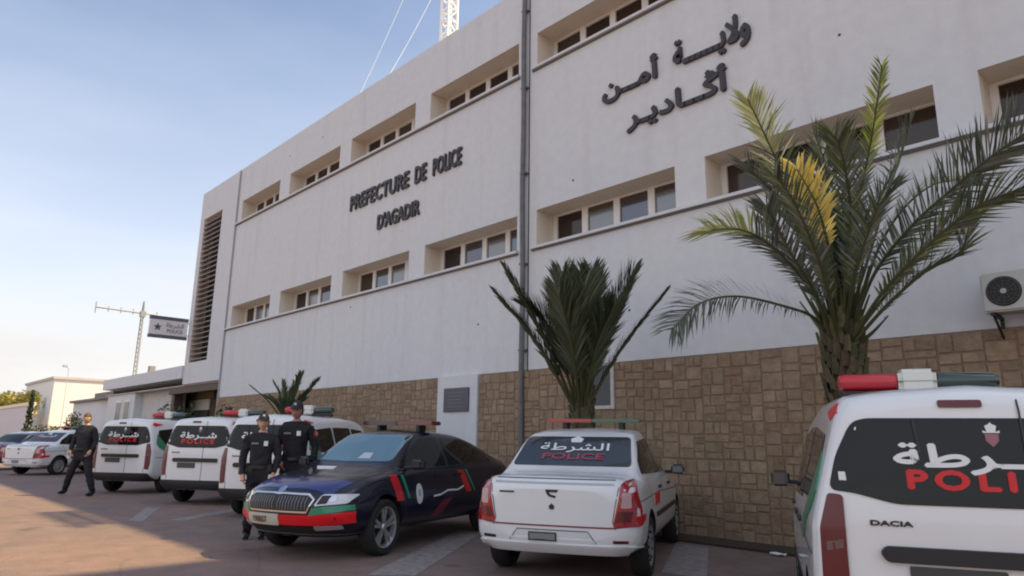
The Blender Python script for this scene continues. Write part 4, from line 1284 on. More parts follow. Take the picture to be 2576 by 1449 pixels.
def make_van(name, loc, heading, label, group=None):
    c = Car(name, loc, heading, ST_VAN, warp_van, M_CARWHITE, label, 'van', (-1.40, 1.41), wr=0.315, well=0.37, group=group, track=0.77)
    # rear glass (dark across both doors)
    gp_ = [(-0.762,1.215),(-0.66,1.21),(-0.45,1.155),(0.45,1.155),(0.66,1.21),(0.762,1.215),(0.715,1.40),(0.63,1.575),(0.57,1.608),(-0.57,1.608),(-0.63,1.575),(-0.715,1.40)]
    g = c.panel('rear_window', 'rear', gp_, M_GLASS, 0.007, rnd=0.05)
    SPX = -0.155
    c.text('arabic_lettering', 'rear', [('ﺔﻃﺮــﺷ', 0.0, 1.355, 0.158, 1.95, 0.007)], M_DECALW, 0.011, flip=-1, parent=g)
    c.text('police_lettering', 'rear', [('POLICE', 0.0, 1.240, 0.132, 1.49, 0.008)], M_DECALR, 0.011, flip=-1, parent=g)
    emblem(c, 'rear', -0.02, 1.505, 0.062, M_DECALW, mat('shield_red', (0.30,0.12,0.15), 0.4), 0.010, parent=g)
    c.seam('rear', [(0.33,1.60),(0.315,1.42)], 0.014, 'wiper', M_PLASTIC, 0.016, parent=g)
    c.panel('door_stop', 'rear', [(0.675,1.27),(0.705,1.27),(0.705,1.315),(0.675,1.315)], M_DECALW, 0.012, parent=g)
    c.seam('rear', [(SPX,0.42),(SPX,1.15)], 0.012)
    c.seam('rear', [(SPX,1.15),(SPX+0.0,1.70)], 0.010, off=0.014)
    c.seam('rear', [(-0.68,0.42),(-0.68,0.62)], 0.010); c.seam('rear', [(0.68,0.42),(0.68,0.62)], 0.010)
    c.panel('brake_light', 'rear', [(0.0,1.665),(0.20,1.665),(0.20,1.70),(0.0,1.70)], M_DKRED, 0.012, rnd=0.012)
    h = c.panel('handle_strip', 'rear', [(-0.52,0.865),(0.52,0.865),(0.55,0.91),(0.52,0.945),(-0.52,0.945)], M_PLASTIC, 0.030, rnd=0.02)
    c.panel('number_plate', 'rear', [(0.0,0.745),(0.42,0.745),(0.42,0.85),(0.0,0.85)], M_PLATEDK, 0.014, rnd=0.01)
    c.text('badge', 'rear', [('DACIA', -0.485, 1.045, 0.036, 1.8, 0.003)], M_PLASTIC, 0.006, flip=-1)
    for sd in (1, -1):
        P = [(0.70,0.60),(0.80,0.58),(0.822,0.72),(0.818,1.02),(0.768,1.20),(0.70,1.195),(0.70,0.90)]
        if sd < 0: P = mir(P)
        tl = c.panel('tail_light', 'rear', P, M_DKRED, 0.010, rnd=0.02)
        Q = [(0.715,0.92),(0.79,0.90),(0.79,0.945),(0.715,0.965)]
        if sd < 0: Q = mir(Q)
        c.panel('reversing_lens', 'rear', Q, mat('pinkish_lens', (0.16,0.09,0.09), 0.3), 0.013, parent=tl)
    # black bumper
    c.panel('rear_bumper', 'rear', [(-0.80,0.33),(0.80,0.33),(0.835,0.42),(0.80,0.50),(-0.80,0.50),(-0.835,0.42)], M_PLASTIC, 0.030, rnd=0.03)
    for sd, V_ in ((1,'left'), (-1,'right')):
        c.panel('side_window', V_, [(-1.62,1.13),(-1.90,1.18),(-1.84,1.52),(-0.98,1.585),(-0.92,1.13)], M_GLASS, 0.006, rnd=0.05)
        c.panel('side_window', V_, [(-0.86,1.09),(-0.90,1.585),(-0.10,1.585),(-0.06,1.07)], M_GLASS, 0.006, rnd=0.04)
        c.panel('side_window', V_, [(0.00,1.07),(-0.02,1.58),(0.50,1.54),(1.00,1.14),(0.98,1.06)], M_GLASS, 0.006, rnd=0.04)
        c.seam(V_, [(-0.03,0.36),(-0.03,1.62)]); c.seam(V_, [(0.98,0.42),(1.02,1.05)]); c.seam(V_, [(-0.93,0.95),(-0.93,1.62)]); 
        c.seam(V_, [(-2.0,0.86),(-0.4,0.88),(1.4,0.84)], 0.012)
        c.panel('sill_trim', V_, [(-1.0,0.29),(1.0,0.29),(1.0,0.40),(-1.0,0.40)], M_PLASTIC, 0.012)
        for hx in (-0.25, -1.1+0.3, 0.72):
            c.panel('door_handle', V_, [(hx-0.09,0.92),(hx+0.09,0.92),(hx+0.09,0.955),(hx-0.09,0.955)], M_PLASTIC, 0.022, rnd=0.012)
        # livery: red and green slanted flashes
        c.panel('red_flash', V_, [(-2.02,1.64),(-1.94,1.70),(-1.62,1.66),(-1.92,1.60)], M_DECALR, 0.006)
        c.panel('green_flash', V_, [(-1.97,1.20),(-1.90,1.10),(-1.30,0.86),(-1.10,0.86),(-1.62,1.15),(-1.90,1.42)], M_GREEN, 0.009)
        c.mirror(0.98, 0.85, 1.13, sd, M_PLASTIC, w=0.17, h=0.15)
        for wx in (-1.40, 1.41): c.wheel(wx, sd, 'steel')
        Q = [(0.52,0.66),(0.80,0.66),(0.83,0.78),(0.60,0.82)]
        c.panel('headlight', 'front', Q if sd > 0 else mir(Q), M_CLEAR, 0.006, rnd=0.03)
    c.panel('windscreen', 'front', [(-0.64,1.24),(0.64,1.24),(0.60,1.62),(-0.60,1.62)], M_SCREEN, 0.006, rnd=0.05)
    c.panel('front_grille', 'front', [(-0.45,0.62),(0.45,0.62),(0.48,0.72),(-0.48,0.72)], M_PLASTIC, 0.006, rnd=0.02)
    c.panel('front_bumper', 'front', [(-0.74,0.36),(0.74,0.36),(0.78,0.52),(-0.78,0.52)], M_PLASTIC, 0.014, rnd=0.03)
    # round-ended light bar
    lb2 = empty('light_bar', (-0.50, 0, 1.835)); lb2.parent = c.root
    def cap_tube(y0, y1, r, m, nm, sx=1.0):
        bm = bmesh.new(); sg_ = 1 if y1 > y0 else -1
        prof = [(0, y0), (r*0.92, y0), (r, y0+sg_*0.01), (r, y1-sg_*0.05), (r*0.8, y1-sg_*0.015), (0, y1)]
        lathe_y(bm, prof, 24, 0, 0.10)
        for v in bm.verts: v.co.x *= 1.25; v.co.z = 0.10+(v.co.z-0.10)*0.9
        bmesh.ops.recalc_face_normals(bm, faces=bm.faces)
        link(nm, bm, m, lb2, smooth=True, angle=50)
    cap_tube(0.13, 0.53, 0.072, M_RED, 'red_lamp')
    cap_tube(-0.13, -0.53, 0.072, M_GREENLENS, 'green_lamp')
    bm = bmesh.new(); bx(bm, -0.11, 0.11, -0.125, 0.125, 0.01, 0.19); bmesh.ops.bevel(bm, geom=bm.edges[:], offset=0.03, segments=3, affect='EDGES'); link('centre_box', bm, M_WLENS, lb2, smooth=True, angle=50)
    bm = bmesh.new(); bx(bm, -0.112, 0.112, -0.127, 0.127, 0.095, 0.101); link('joint', bm, mat('grey_joint', (0.25,0.25,0.22), 0.6), lb2)
    bm = bmesh.new(); bx(bm, -0.05, 0.05, -0.50, 0.50, -0.03, 0.03); link('base', bm, M_PLASTIC, lb2)
    return c

def copy_tree(o, parent=None):
    c = o.copy(); COL.objects.link(c)
    c.parent = parent
    for ch in list(o.children): copy_tree(ch, c)
    return c
def place_copy(src, loc, heading, label):
    r = copy_tree(src)
    r.location = (*loc, 0); r.rotation_euler = (0, 0, heading); r['label'] = label
    return r

def heading_pos(rear, hd, half):   # rear centre -> centre of the car
    return (rear[0]+cos(hd)*half, rear[1]+sin(hd)*half)
G = 'police vehicles parked nose in along the building'
hd = radians(116.5)
big = make_van('police_van', heading_pos((-0.92,4.22), hd, 2.18), hd, 'large white police van nearest the camera at right with red and green roof lamps', G)
hv = radians(125)
for rear, lab in (((-12.35,5.55),'white police van directly behind the two standing officers'),((-15.55,5.55),'white police van second from the right of the far three, beside the officers'),((-19.55,5.15),'white police van behind the walking officer')):
    r_ = place_copy(big.root, heading_pos(rear, hv, 2.18), hv, lab); r_.scale = (1, 1, 1.02)

big.root.scale = (1, 1, 0.975)
# ---- white saloon
ST_SED = [
 (-2.12,0.42,0.72,0.62,0.80,0.68,0.86,0.58,0.89),
 (-2.08,0.33,0.81,0.62,0.86,0.76,0.94,0.66,0.97),
 (-1.98,0.28,0.855,0.62,0.90,0.80,0.985,0.68,1.01),
 (-1.55,0.25,0.870,0.62,0.94,0.82,1.01,0.68,1.035),
 (-1.40,0.25,0.870,0.62,0.95,0.82,1.06,0.71,1.09),
 (-0.92,0.25,0.870,0.62,0.95,0.82,1.37,0.655,1.41),
 (-0.72,0.25,0.870,0.62,0.95,0.82,1.425,0.64,1.475),
 (-0.2,0.25,0.870,0.62,0.95,0.82,1.465,0.62,1.52),
 (0.30,0.25,0.870,0.62,0.94,0.82,1.43,0.57,1.495),
 (0.95,0.25,0.870,0.62,0.92,0.81,1.02,0.66,1.07),
 (1.15,0.25,0.868,0.62,0.90,0.80,0.95,0.66,0.99),
 (1.80,0.27,0.855,0.60,0.80,0.77,0.84,0.62,0.88),
 (2.05,0.32,0.80,0.56,0.68,0.70,0.72,0.55,0.75),
 (2.12,0.42,0.70,0.52,0.60,0.62,0.64,0.48,0.66)]
def warp_sed(x, y, z):
    t = smooth01(1.2, 2.12, x); t2 = smooth01(-1.6, -2.12, x)
    return Vector((x - 0.26*t*(abs(y)/0.87)**2.5 + 0.10*t2*(abs(y)/0.87)**3 - 0.0*t2, y, z))
def flat_bar(c, x, z, w, segs, name='light_bar', depth=0.26, h=0.045, legs=True):
    e = empty(name, (x, 0, z)); e.parent = c.root
    for y0, y1, m, nm in segs:
        bm = bmesh.new(); bx(bm, -depth/2, depth/2, y0, y1, 0.07, 0.07+h); bmesh.ops.bevel(bm, geom=bm.edges[:], offset=0.012, segments=2, affect='EDGES'); link(nm, bm, m, e, smooth=True, angle=40)
    for s_ in (-1, 1):
        bm = bmesh.new(); bx(bm, -0.09, 0.09, s_*w*0.33-0.028, s_*w*0.33+0.028, -0.03, 0.069); link('foot', bm, M_PLASTIC, e)
    return e
def make_saloon(name, loc, heading, label, paint, group=None, police=True):
    c = Car(name, loc, heading, ST_SED, warp_sed, paint, label, 'car', (-1.28, 1.35), wr=0.305, well=0.35, group=group, track=0.765)
    g = c.panel('rear_window', 'rear', [(-0.675,1.09),(0.675,1.09),(0.605,1.40),(-0.605,1.40)], M_GLASS if not police else mat('rear_glass_grey', (0.045,0.052,0.06), 0.08, spec=0.6, ior=1.5), 0.007, rnd=0.05)
    if police:
        c.text('arabic_lettering', 'rear', [('ﺔﻃﺮﺸﻟﺍ', 0.0, 1.245, 0.105, 2.7, 0.002)], M_DECALW, 0.013, flip=-1, parent=g)
        c.text('police_lettering', 'rear', [('POLICE', 0.0, 1.150, 0.085, 2.6, 0.004)], mat('dull_red_decal', (0.34,0.06,0.085), 0.4), 0.013, flip=-1, parent=g)
        c.panel('emblem', 'rear', [(-0.06,1.335),(0.06,1.335),(0.075,1.37),(0.0,1.40),(-0.075,1.37)], M_DECALW, 0.012, parent=g)
    # boot lid and seams
    c.seam('rear', [(-0.63,0.53),(-0.60,0.60),(-0.66,0.92),(-0.62,0.985)], 0.008); c.seam('rear', [(0.63,0.53),(0.60,0.60),(0.66,0.92),(0.62,0.985)], 0.008)
    c.seam('rear', [(-0.62,0.985),(0.62,0.985)], 0.008)
    c.seam('rear', [(-0.62,0.945),(0.62,0.945)], 0.020, 'lid_crease', mat('grey_crease', (0.42,0.44,0.45), 0.4), 0.003)
    c.seam('rear', [(-0.82,0.575),(-0.60,0.545),(0.60,0.545),(0.82,0.575)], 0.016, 'bumper_gap', mat('reddish_gap', (0.22,0.05,0.07), 0.6), 0.004)
    c.panel('bumper_lip', 'rear', [(-0.80,0.30),(0.80,0.30),(0.84,0.36),(0.80,0.385),(-0.80,0.385),(-0.84,0.36)], paint, 0.022, rnd=0.02)
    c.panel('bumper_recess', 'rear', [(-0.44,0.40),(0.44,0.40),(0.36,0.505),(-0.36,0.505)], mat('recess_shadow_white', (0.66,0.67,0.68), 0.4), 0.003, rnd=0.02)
    c.seam('rear', [(-0.44,0.40),(-0.36,0.505),(0.36,0.505),(0.44,0.40)], 0.014, 'recess_edge', mat('grey_edge', (0.22,0.23,0.24), 0.5), 0.005)
    pl_ = c.panel('number_plate', 'rear', [(-0.05,0.405),(0.24,0.405),(0.24,0.485),(-0.05,0.485)], M_PLATEDK, 0.012, rnd=0.006)
    c.panel('plate_field', 'rear', [(-0.035,0.42),(0.225,0.42),(0.225,0.47),(-0.035,0.47)], mat('grey_plate_field', (0.20,0.22,0.22), 0.4), 0.015, parent=pl_)
    c.panel('reflector', 'rear', [(0.60,0.405),(0.74,0.405),(0.74,0.432),(0.60,0.432)], M_PLASTIC, 0.008)
    c.panel('reflector', 'rear', [(-0.60,0.405),(-0.74,0.405),(-0.74,0.432),(-0.60,0.432)], M_DKRED, 0.008)
    c.panel('boot_badge', 'rear', [(-0.065,0.885),(0.065,0.885),(0.055,0.85),(0.03,0.82),(-0.035,0.805),(-0.045,0.825),(0.015,0.84),(0.03,0.86),(-0.055,0.86)], M_PLASTIC, 0.007)
    c.panel('boot_lock', 'rear', [(-0.022,0.70),(0.022,0.70),(0.028,0.73),(0.0,0.755),(-0.028,0.73)], M_PLASTIC, 0.007)
    c.panel('model_badge', 'rear', [(0.40,0.845),(0.56,0.845),(0.56,0.862),(0.40,0.862)], M_SEAM, 0.007)
    for sd, V_ in ((1,'left'), (-1,'right')):
        P = [(0.60,0.56),(0.86,0.56),(0.845,0.72),(0.80,0.93),(0.73,0.985),(0.675,0.95),(0.655,0.78)]
        tl = c.panel('tail_light', 'rear', P if sd > 0 else mir(P), M_REDLENS, 0.012, rnd=0.03)
        P = [(0.68,0.73),(0.775,0.73),(0.765,0.87),(0.69,0.87)]
        c.panel('reversing_lens', 'rear', P if sd > 0 else mir(P), mat('pink_lens', (0.50,0.33,0.33), 0.2), 0.015, rnd=0.02, parent=tl)
        P = [(0.62,0.60),(0.76,0.60),(0.79,0.70),(0.655,0.70)]
        c.panel('dark_lens', 'rear', P if sd > 0 else mir(P), M_DKRED, 0.015, parent=tl)
        c.panel('red_flash', V_, [(-2.02,0.575),(-1.72,0.60),(-1.66,0.66),(-1.98,0.655)] if police else [(-2.0,0.60),(-1.9,0.60),(-1.9,0.62),(-2.0,0.62)], M_DECALR if police else M_REDLENS, 0.006)
        c.panel('side_window', V_, [(-1.30,1.02),(-1.18,1.16),(-0.86,1.36),(-0.20,1.40),(-0.18,1.00)], M_GLASS, 0.006, rnd=0.03)
        c.panel('side_window', V_, [(-0.10,1.00),(-0.12,1.40),(0.28,1.375),(0.84,1.03),(0.82,0.985)], M_GLASS, 0.006, rnd=0.03)
        c.seam(V_, [(-0.14,0.32),(-0.14,1.42)]); c.seam(V_, [(0.86,0.40),(0.90,0.95)]); c.seam(V_, [(-1.02,0.66),(-1.20,0.98)])
        c.seam(V_, [(-1.9,0.78),(-0.5,0.80),(1.6,0.74)], 0.010)
        c.panel('rub_strip', V_, [(-0.88,0.555),(0.95,0.555),(0.95,0.605),(-0.88,0.605)], M_PLASTIC, 0.012)
        for hx in (-0.36, 0.62+0.0-1.0+0.9):
            c.panel('door_handle', V_, [(hx-0.08,0.83),(hx+0.08,0.83),(hx+0.08,0.865),(hx-0.08,0.865)], M_PLASTIC, 0.022, rnd=0.012)
        c.mirror(0.72, 0.84, 1.01, sd, M_PLASTIC if police else paint, w=0.17, h=0.12)
        for wx in (-1.28, 1.35): c.wheel(wx, sd, 'steel')
        Q = [(0.50,0.60),(0.78,0.62),(0.80,0.74),(0.56,0.76)]
        c.panel('headlight', 'front', Q if sd > 0 else mir(Q), M_CLEAR, 0.006, rnd=0.03)
    if police:
        flash = c.panel('red_lettering', 'right', [(-0.95,0.68),(-0.55,0.68),(-0.42,0.80),(-0.82,0.80)], M_DECALR, 0.008)
        flat_bar(c, -0.10, 1.515, 1.1, [(0.0,0.60,M_REDLENS,'red_lamp'),(-0.60,0.0,mat('bar_green', (0.01,0.10,0.05), 0.2, coat=1), 'green_lamp')])
    c.panel('windscreen', 'front', [(-0.62,1.10),(0.62,1.10),(0.54,1.43),(-0.54,1.43)], M_SCREEN, 0.006, rnd=0.05)
    c.panel('front_grille', 'front', [(-0.35,0.58),(0.35,0.58),(0.38,0.66),(-0.38,0.66)], M_PLASTIC, 0.006, rnd=0.02)
    c.seam('rear', [(0.28,0.30),(0.28,0.302)], 0.01) if False else None
    return c
hs_ = radians(117.5)
sal = make_saloon('police_saloon', heading_pos((-5.10,5.44), hs_, 2.20), hs_, 'white police saloon seen from behind beside the navy car', M_CARWHITE, G)
hs2 = radians(121)
sal.root.scale = (1.04, 1.04, 1.05)
place_copy(sal.root, heading_pos((-29.9,4.7), hs2, 2.12), hs2, 'distant white police saloon left of the walking officer')
dark = make_saloon('parked_car', heading_pos((-34.6,4.3), hs2, 2.12), hs2, 'dark blue car cut by the left edge of the picture', M_CARBLUE, police=False)
place_copy(dark.root, heading_pos((-37.6,8.0), radians(150), 2.12), radians(150), 'dark car parked beyond the distant white saloon roof')
place_copy(dark.root, heading_pos((-33.2,8.9), radians(165), 2.12), radians(165), 'dark blue car between the bushes and the distant white saloon')
for o in list(COL.objects):
    if o.name.startswith('parked_car'): o['group'] = 'dark cars at the far left'

# ---- navy liftback facing the camera
ST_OCT = [
 (-2.33,0.45,0.74,0.64,0.86,0.68,0.92,0.56,0.95),
 (-2.28,0.36,0.84,0.64,0.92,0.76,1.00,0.64,1.03),
 (-2.15,0.30,0.885,0.64,0.94,0.80,1.03,0.66,1.06),
 (-1.90,0.26,0.905,0.64,0.95,0.83,1.08,0.66,1.11),
 (-1.20,0.24,0.907,0.64,0.95,0.84,1.29,0.60,1.34),
 (-0.65,0.24,0.907,0.64,0.95,0.84,1.375,0.59,1.44),
 (-0.1,0.24,0.907,0.64,0.94,0.84,1.40,0.59,1.465),
 (0.35,0.24,0.907,0.64,0.93,0.84,1.36,0.58,1.43),
 (1.08,0.24,0.905,0.64,0.91,0.83,0.985,0.68,1.03),
 (1.25,0.24,0.903,0.64,0.89,0.83,0.935,0.70,0.97),
 (1.75,0.25,0.895,0.62,0.82,0.81,0.865,0.68,0.90),
 (2.10,0.27,0.87,0.60,0.745,0.78,0.785,0.64,0.815),
 (2.26,0.32,0.81,0.54,0.67,0.73,0.70,0.58,0.73),
 (2.33,0.40,0.74,0.48,0.58,0.66,0.62,0.50,0.64)]
def warp_oct(x, y, z):
    t = smooth01(1.3, 2.33, x); t2 = smooth01(-1.6, -2.33, x)
    return Vector((x - 0.34*t*(abs(y)/0.9)**2.6 + 0.16*t2*(abs(y)/0.9)**3 - 0.06*smooth01(2.0,2.33,x)*smooth01(0.5,0.3,z), y, z))
ho = radians(109.8-180)
oc = Car('police_liftback', (-8.94, 6.08), ho, ST_OCT, warp_oct, M_CARNAVY, 'navy police car facing the camera with red and green front stripes', 'car', (-1.38, 1.33), wr=0.32, well=0.36, track=0.785)
# bonnet colour, windscreen
oc.panel('windscreen', 'front', [(-0.64,1.055),(0.0,1.045),(0.64,1.055),(0.565,1.385),(-0.565,1.385)], mat('blue_windscreen', (0.16,0.27,0.31), 0.06, spec=1.0, ior=1.7, metal=0.35), 0.006, rnd=0.05)
oc.root.scale = (1.0, 1.0, 1.065)
oc.panel('papers', 'front', [(0.10,1.08),(0.30,1.08),(0.27,1.15),(0.13,1.15)], mat('pale_papers', (0.45,0.52,0.58), 0.5), 0.009)
M_HOODB = mat('blue_hood_sheen', (0.020,0.028,0.14), 0.3, coat=0.8)
oc.panel('bonnet_sheen', 'top', [(1.78,-0.70),(2.12,-0.64),(2.20,0.0),(2.12,0.64),(1.78,0.70),(1.92,0.0)], M_HOODB, 0.004)  # blue sheen on the bonnet's front edge, painted as a band
oc.panel('white_bonnet_mark', 'top', [(1.18,-0.42),(1.32,-0.30),(1.32,-0.02),(1.20,-0.06)], M_DECALW, 0.005)
oc.seam('top', [(1.20,0.74),(2.0,0.66)], 0.01); oc.seam('top', [(1.20,-0.74),(2.0,-0.66)], 0.01)
gr = oc.panel('front_grille', 'front', [(-0.44,0.545),(0.44,0.545),(0.50,0.67),(0.42,0.705),(-0.42,0.705),(-0.50,0.67)], mat('grille_black', (0.012,0.012,0.014), 0.5), 0.010, rnd=0.02)
for k in range(-10, 11):
    if k == 0: continue
    oc.seam('front', [(k*0.042,0.56),(k*0.042,0.69)], 0.009, 'grille_slat', mat('slat_grey', (0.20,0.20,0.22), 0.35), 0.016, parent=gr)
oc.seam('front', [(-0.50,0.665),(-0.44,0.535),(0.44,0.535),(0.50,0.665),(0.42,0.712),(0.08,0.718),(0,0.712),(-0.08,0.718),(-0.42,0.712),(-0.50,0.665)], 0.018, 'grille_surround', M_CHROME, 0.016, parent=gr)
oc.panel('bonnet_badge', 'front', [(0.05*cos(a*pi/6), 0.755+0.036*sin(a*pi/6)) for a in range(12)], M_CHROME, 0.012)
for sd in (1, -1):
    f_ = (lambda P: P) if sd > 0 else mir
    hl = oc.panel('headlight', 'front', f_([(0.52,0.60),(0.80,0.625),(0.835,0.72),(0.56,0.72)]), M_CLEAR, 0.008, rnd=0.025)
    oc.panel('headlight_bezel', 'front', f_([(0.545,0.615),(0.64,0.625),(0.65,0.705),(0.565,0.705)]), M_PLASTIC, 0.011, parent=hl, rnd=0.01)
    oc.panel('bulb', 'front', f_([(0.68+0.035*cos(a*pi/5), 0.668+0.03*sin(a*pi/5)) for a in range(10)]), M_CHROME, 0.013, parent=hl)
    oc.panel('green_stripe', 'front', f_([(0.46,0.50),(0.85,0.553),(0.84,0.61),(0.50,0.585)]), M_GREEN, 0.012)
    fl = oc.panel('fog_lamp', 'front', f_([(0.50,0.345),(0.76,0.36),(0.76,0.395),(0.50,0.39)]), mat('fog_lens', (0.35,0.28,0.28), 0.2), 0.014, rnd=0.01)
oc.panel('red_stripe', 'front', [(-0.85,0.42),(-0.70,0.405),(0,0.395),(0.70,0.405),(0.85,0.42),(0.855,0.540),(0.50,0.505),(0.0,0.495),(-0.50,0.505),(-0.855,0.540)], mat('bright_red_stripe', (0.70,0.004,0.010), 0.35, coat=0.5), 0.010)
oc.panel('lower_intake', 'front', [(-0.48,0.29),(0.48,0.29),(0.50,0.375),(-0.50,0.375)], M_PLASTIC, 0.010, rnd=0.02)
oc.panel('bumper_lip', 'front', [(-0.80,0.275),(-0.5,0.265),(0.5,0.265),(0.80,0.275),(0.82,0.30),(-0.82,0.30)], M_PLASTIC, 0.020)
npl = oc.panel('number_plate', 'front', [(-0.46,0.395),(0.06,0.395),(0.06,0.505),(-0.46,0.505)], M_PLATE, 0.022, rnd=0.01)
oc.text('plate_digits', 'front', [('190837', -0.24, 0.418, 0.085, 1.0, 0.003)], mat('plate_brown', (0.16,0.11,0.08), 0.5), 0.026, parent=npl)
for sd, V_ in ((1,'left'), (-1,'right')):
    oc.panel('side_window', V_, [(-1.62,1.02),(-1.40,1.17),(-0.92,1.325),(-0.28,1.365),(-0.26,0.985)], M_GLASS, 0.006, rnd=0.03)
    oc.panel('side_window', V_, [(-0.16,0.985),(-0.18,1.365),(0.26,1.34),(0.92,1.01),(0.90,0.97)], M_GLASS, 0.006, rnd=0.03)
    oc.seam(V_, [(-0.22,0.34),(-0.22,1.38)]); oc.seam(V_, [(0.92,0.40),(0.96,0.93)]); oc.seam(V_, [(-1.10,0.62),(-1.30,0.96)])
    oc.seam(V_, [(-1.62,1.0),(0.95,0.955)], 0.012, 'window_trim', mat('dark_chrome', (0.12,0.13,0.13), 0.25, metal=0.8), 0.010)
    oc.panel('red_flash', V_, [(0.97,0.60),(1.12,0.60),(1.24,0.90),(1.08,0.905)], M_RED, 0.006)
    oc.panel('green_flash', V_, [(0.84,0.62),(0.88,0.62),(1.00,0.90),(0.94,0.90)], M_GREEN, 0.006)
    oc.panel('red_flash', V_, [(-0.78,0.62),(-0.62,0.62),(-0.42,0.92),(-0.60,0.92)], M_RED, 0.006)
    oc.panel('green_flash', V_, [(-0.90,0.62),(-0.86,0.62),(-0.64,0.92),(-0.70,0.92)], M_GREEN, 0.006)
    oc.panel('red_flash', V_, [(0.10,0.36),(0.32,0.36),(0.00,0.56),(-0.22,0.56)], M_DECALDR, 0.006)
    oc.panel('emblem', V_, [(0.62+0.075*cos(a*pi/8), 0.66+0.125*sin(a*pi/8)) for a in range(16)], mat('emblem_white', (0.62,0.66,0.66), 0.4), 0.007)
    oc.panel('emblem_core', V_, [(0.62+0.028*cos(a*pi/5), 0.67+0.05*sin(a*pi/5)) for a in range(10)], mat('emblem_green_grey', (0.30,0.36,0.34), 0.4), 0.0095)
    oc.seam(V_, [(-0.55,0.70),(-0.38,0.66),(-0.1,0.665),(0.10,0.62),(0.28,0.61)], 0.022, 'side_script', M_DECALW, 0.007)
    for hx in (-0.42, 0.62-0.5):
        oc.panel('door_handle', V_, [(hx-0.09,0.845),(hx+0.09,0.845),(hx+0.09,0.875),(hx-0.09,0.875)], M_CARNAVY, 0.024, rnd=0.012)
    oc.mirror(0.80, 0.86, 1.02, sd, M_CARNAVY, w=0.19, h=0.13)
    for wx in (-1.38, 1.33): oc.wheel(wx, sd, 'alloy', w=0.205, track=0.79, rr=0.72)
    P = [(0.50,0.80),(0.84,0.80),(0.80,0.95),(0.52,0.96)]
    oc.panel('tail_light', 'rear', P if sd > 0 else mir(P), M_DKRED, 0.01, rnd=0.03)
oc.panel('rear_window', 'rear', [(-0.60,1.10),(0.60,1.10),(0.54,1.30),(-0.54,1.30)], M_GLASS, 0.006, rnd=0.05)
flat_bar(oc, -0.15, 1.455, 1.1, [(0.0,0.64,mat('bar_dull_red', (0.15,0.012,0.03), 0.25, coat=1),'red_lamp'),(-0.64,0.0,mat('bar_purple', (0.05,0.012,0.05), 0.25, coat=1),'blue_lamp')], h=0.055)

# ------------------------------------------------------------------ people
def skin(name, verts, edges, m, parent=None, sub=2, root=0, folds=0.0):
    """verts: list of (pos, radius or (rx, ry))"""
    me = bpy.data.meshes.new(name)
    me.from_pydata([v[0] for v in verts], edges, [])
    o = bpy.data.objects.new(name, me); COL.objects.link(o)
    sk = o.modifiers.new('s', 'SKIN'); sk.use_smooth_shade = True
    for i, v in enumerate(verts):
        r = v[1]
        me.skin_vertices[0].data[i].radius = (r, r) if not isinstance(r, tuple) else r
        me.skin_vertices[0].data[i].use_root = (i == root)
    ss = o.modifiers.new('u', 'SUBSURF'); ss.levels = sub; ss.render_levels = sub
    bpy.context.view_layer.update()
    nm = bpy.data.meshes.new_from_object(o.evaluated_get(bpy.context.evaluated_depsgraph_get()))
    o.modifiers.clear(); old = o.data; o.data = nm; bpy.data.meshes.remove(old); nm.name = name
    nm.materials.clear(); nm.materials.append(m)
    nm.shade_smooth()
    if parent: o.parent = parent
    if folds:
        from mathutils import noise as mn
        for v in nm.vertices:
            q = Vector((v.co.x*9+hash(name)%7, v.co.y*9, v.co.z*13))
            v.co += v.normal*(mn.noise(q)*folds + mn.noise(q*2.3)*folds*0.5)
    return o

def head_mesh(bm, c, s, yaw=0.0, pitch=0.0):
    """head with brow, nose, mouth, chin and ears; face towards +X before yaw"""
    base = len(bm.verts)
    segs, rings = 20, 16
    V = []
    for i in range(rings+1):
        ph = pi*i/rings
        row = []
        for j in range(segs):
            th = 2*pi*j/segs
            x, y, z = sin(ph)*cos(th), sin(ph)*sin(th), cos(ph)
            X, Y, Z = x*0.098, y*0.075, z*0.122
            if z < 0: Y *= 1-0.28*(-z)**1.5; X *= 1-0.10*(-z)
            if z < -0.1 and x < 0: X *= 1-0.35*min(1, -z*1.3)
            if x > 0.5:
                fx = (x-0.5)*2
                if abs(y) < 0.22: 
                    nzz = math.exp(-((z+0.10)/0.16)**2)*(1-abs(y)/0.22); X += 0.024*nzz*fx
                X -= 0.008*math.exp(-((z-0.10)/0.10)**2)*math.exp(-((abs(y)-0.35)/0.2)**2)*fx
                X += 0.006*math.exp(-((z+0.48)/0.09)**2)*(1 if abs(y) < 0.4 else 0)*fx
                X += 0.008*math.exp(-((z+0.88)/0.14)**2)*fx
            row.append(Vector((X, Y, Z)))
        V.append(row)
    M_ = Matrix.Rotation(yaw, 3, 'Z') @ Matrix.Rotation(pitch, 3, 'Y')
    R_ = []
    for i, row in enumerate(V):
        if i in (0, rings): R_.append([bm.verts.new(c + M_ @ (row[0]*s))])
        else: R_.append([bm.verts.new(c + M_ @ (p*s)) for p in row])
    for i in range(rings):
        for j in range(segs):
            q = [R_[i][j % len(R_[i])], R_[i+1][j % len(R_[i+1])], R_[i+1][(j+1) % len(R_[i+1])], R_[i][(j+1) % len(R_[i])]]
            u = []
            for v in q:
                if v not in u: u.append(v)
            if len(u) > 2: bm.faces.new(u)
    for sd in (-1, 1):   # ears
        tube(bm, [c + M_ @ (Vector((-0.005, sd*0.070, 0.025))*s), c + M_ @ (Vector((-0.012, sd*0.088, 0.005))*s), c + M_ @ (Vector((-0.003, sd*0.072, -0.03))*s)], [0.010*s, 0.016*s, 0.008*s], 6)
    return M_

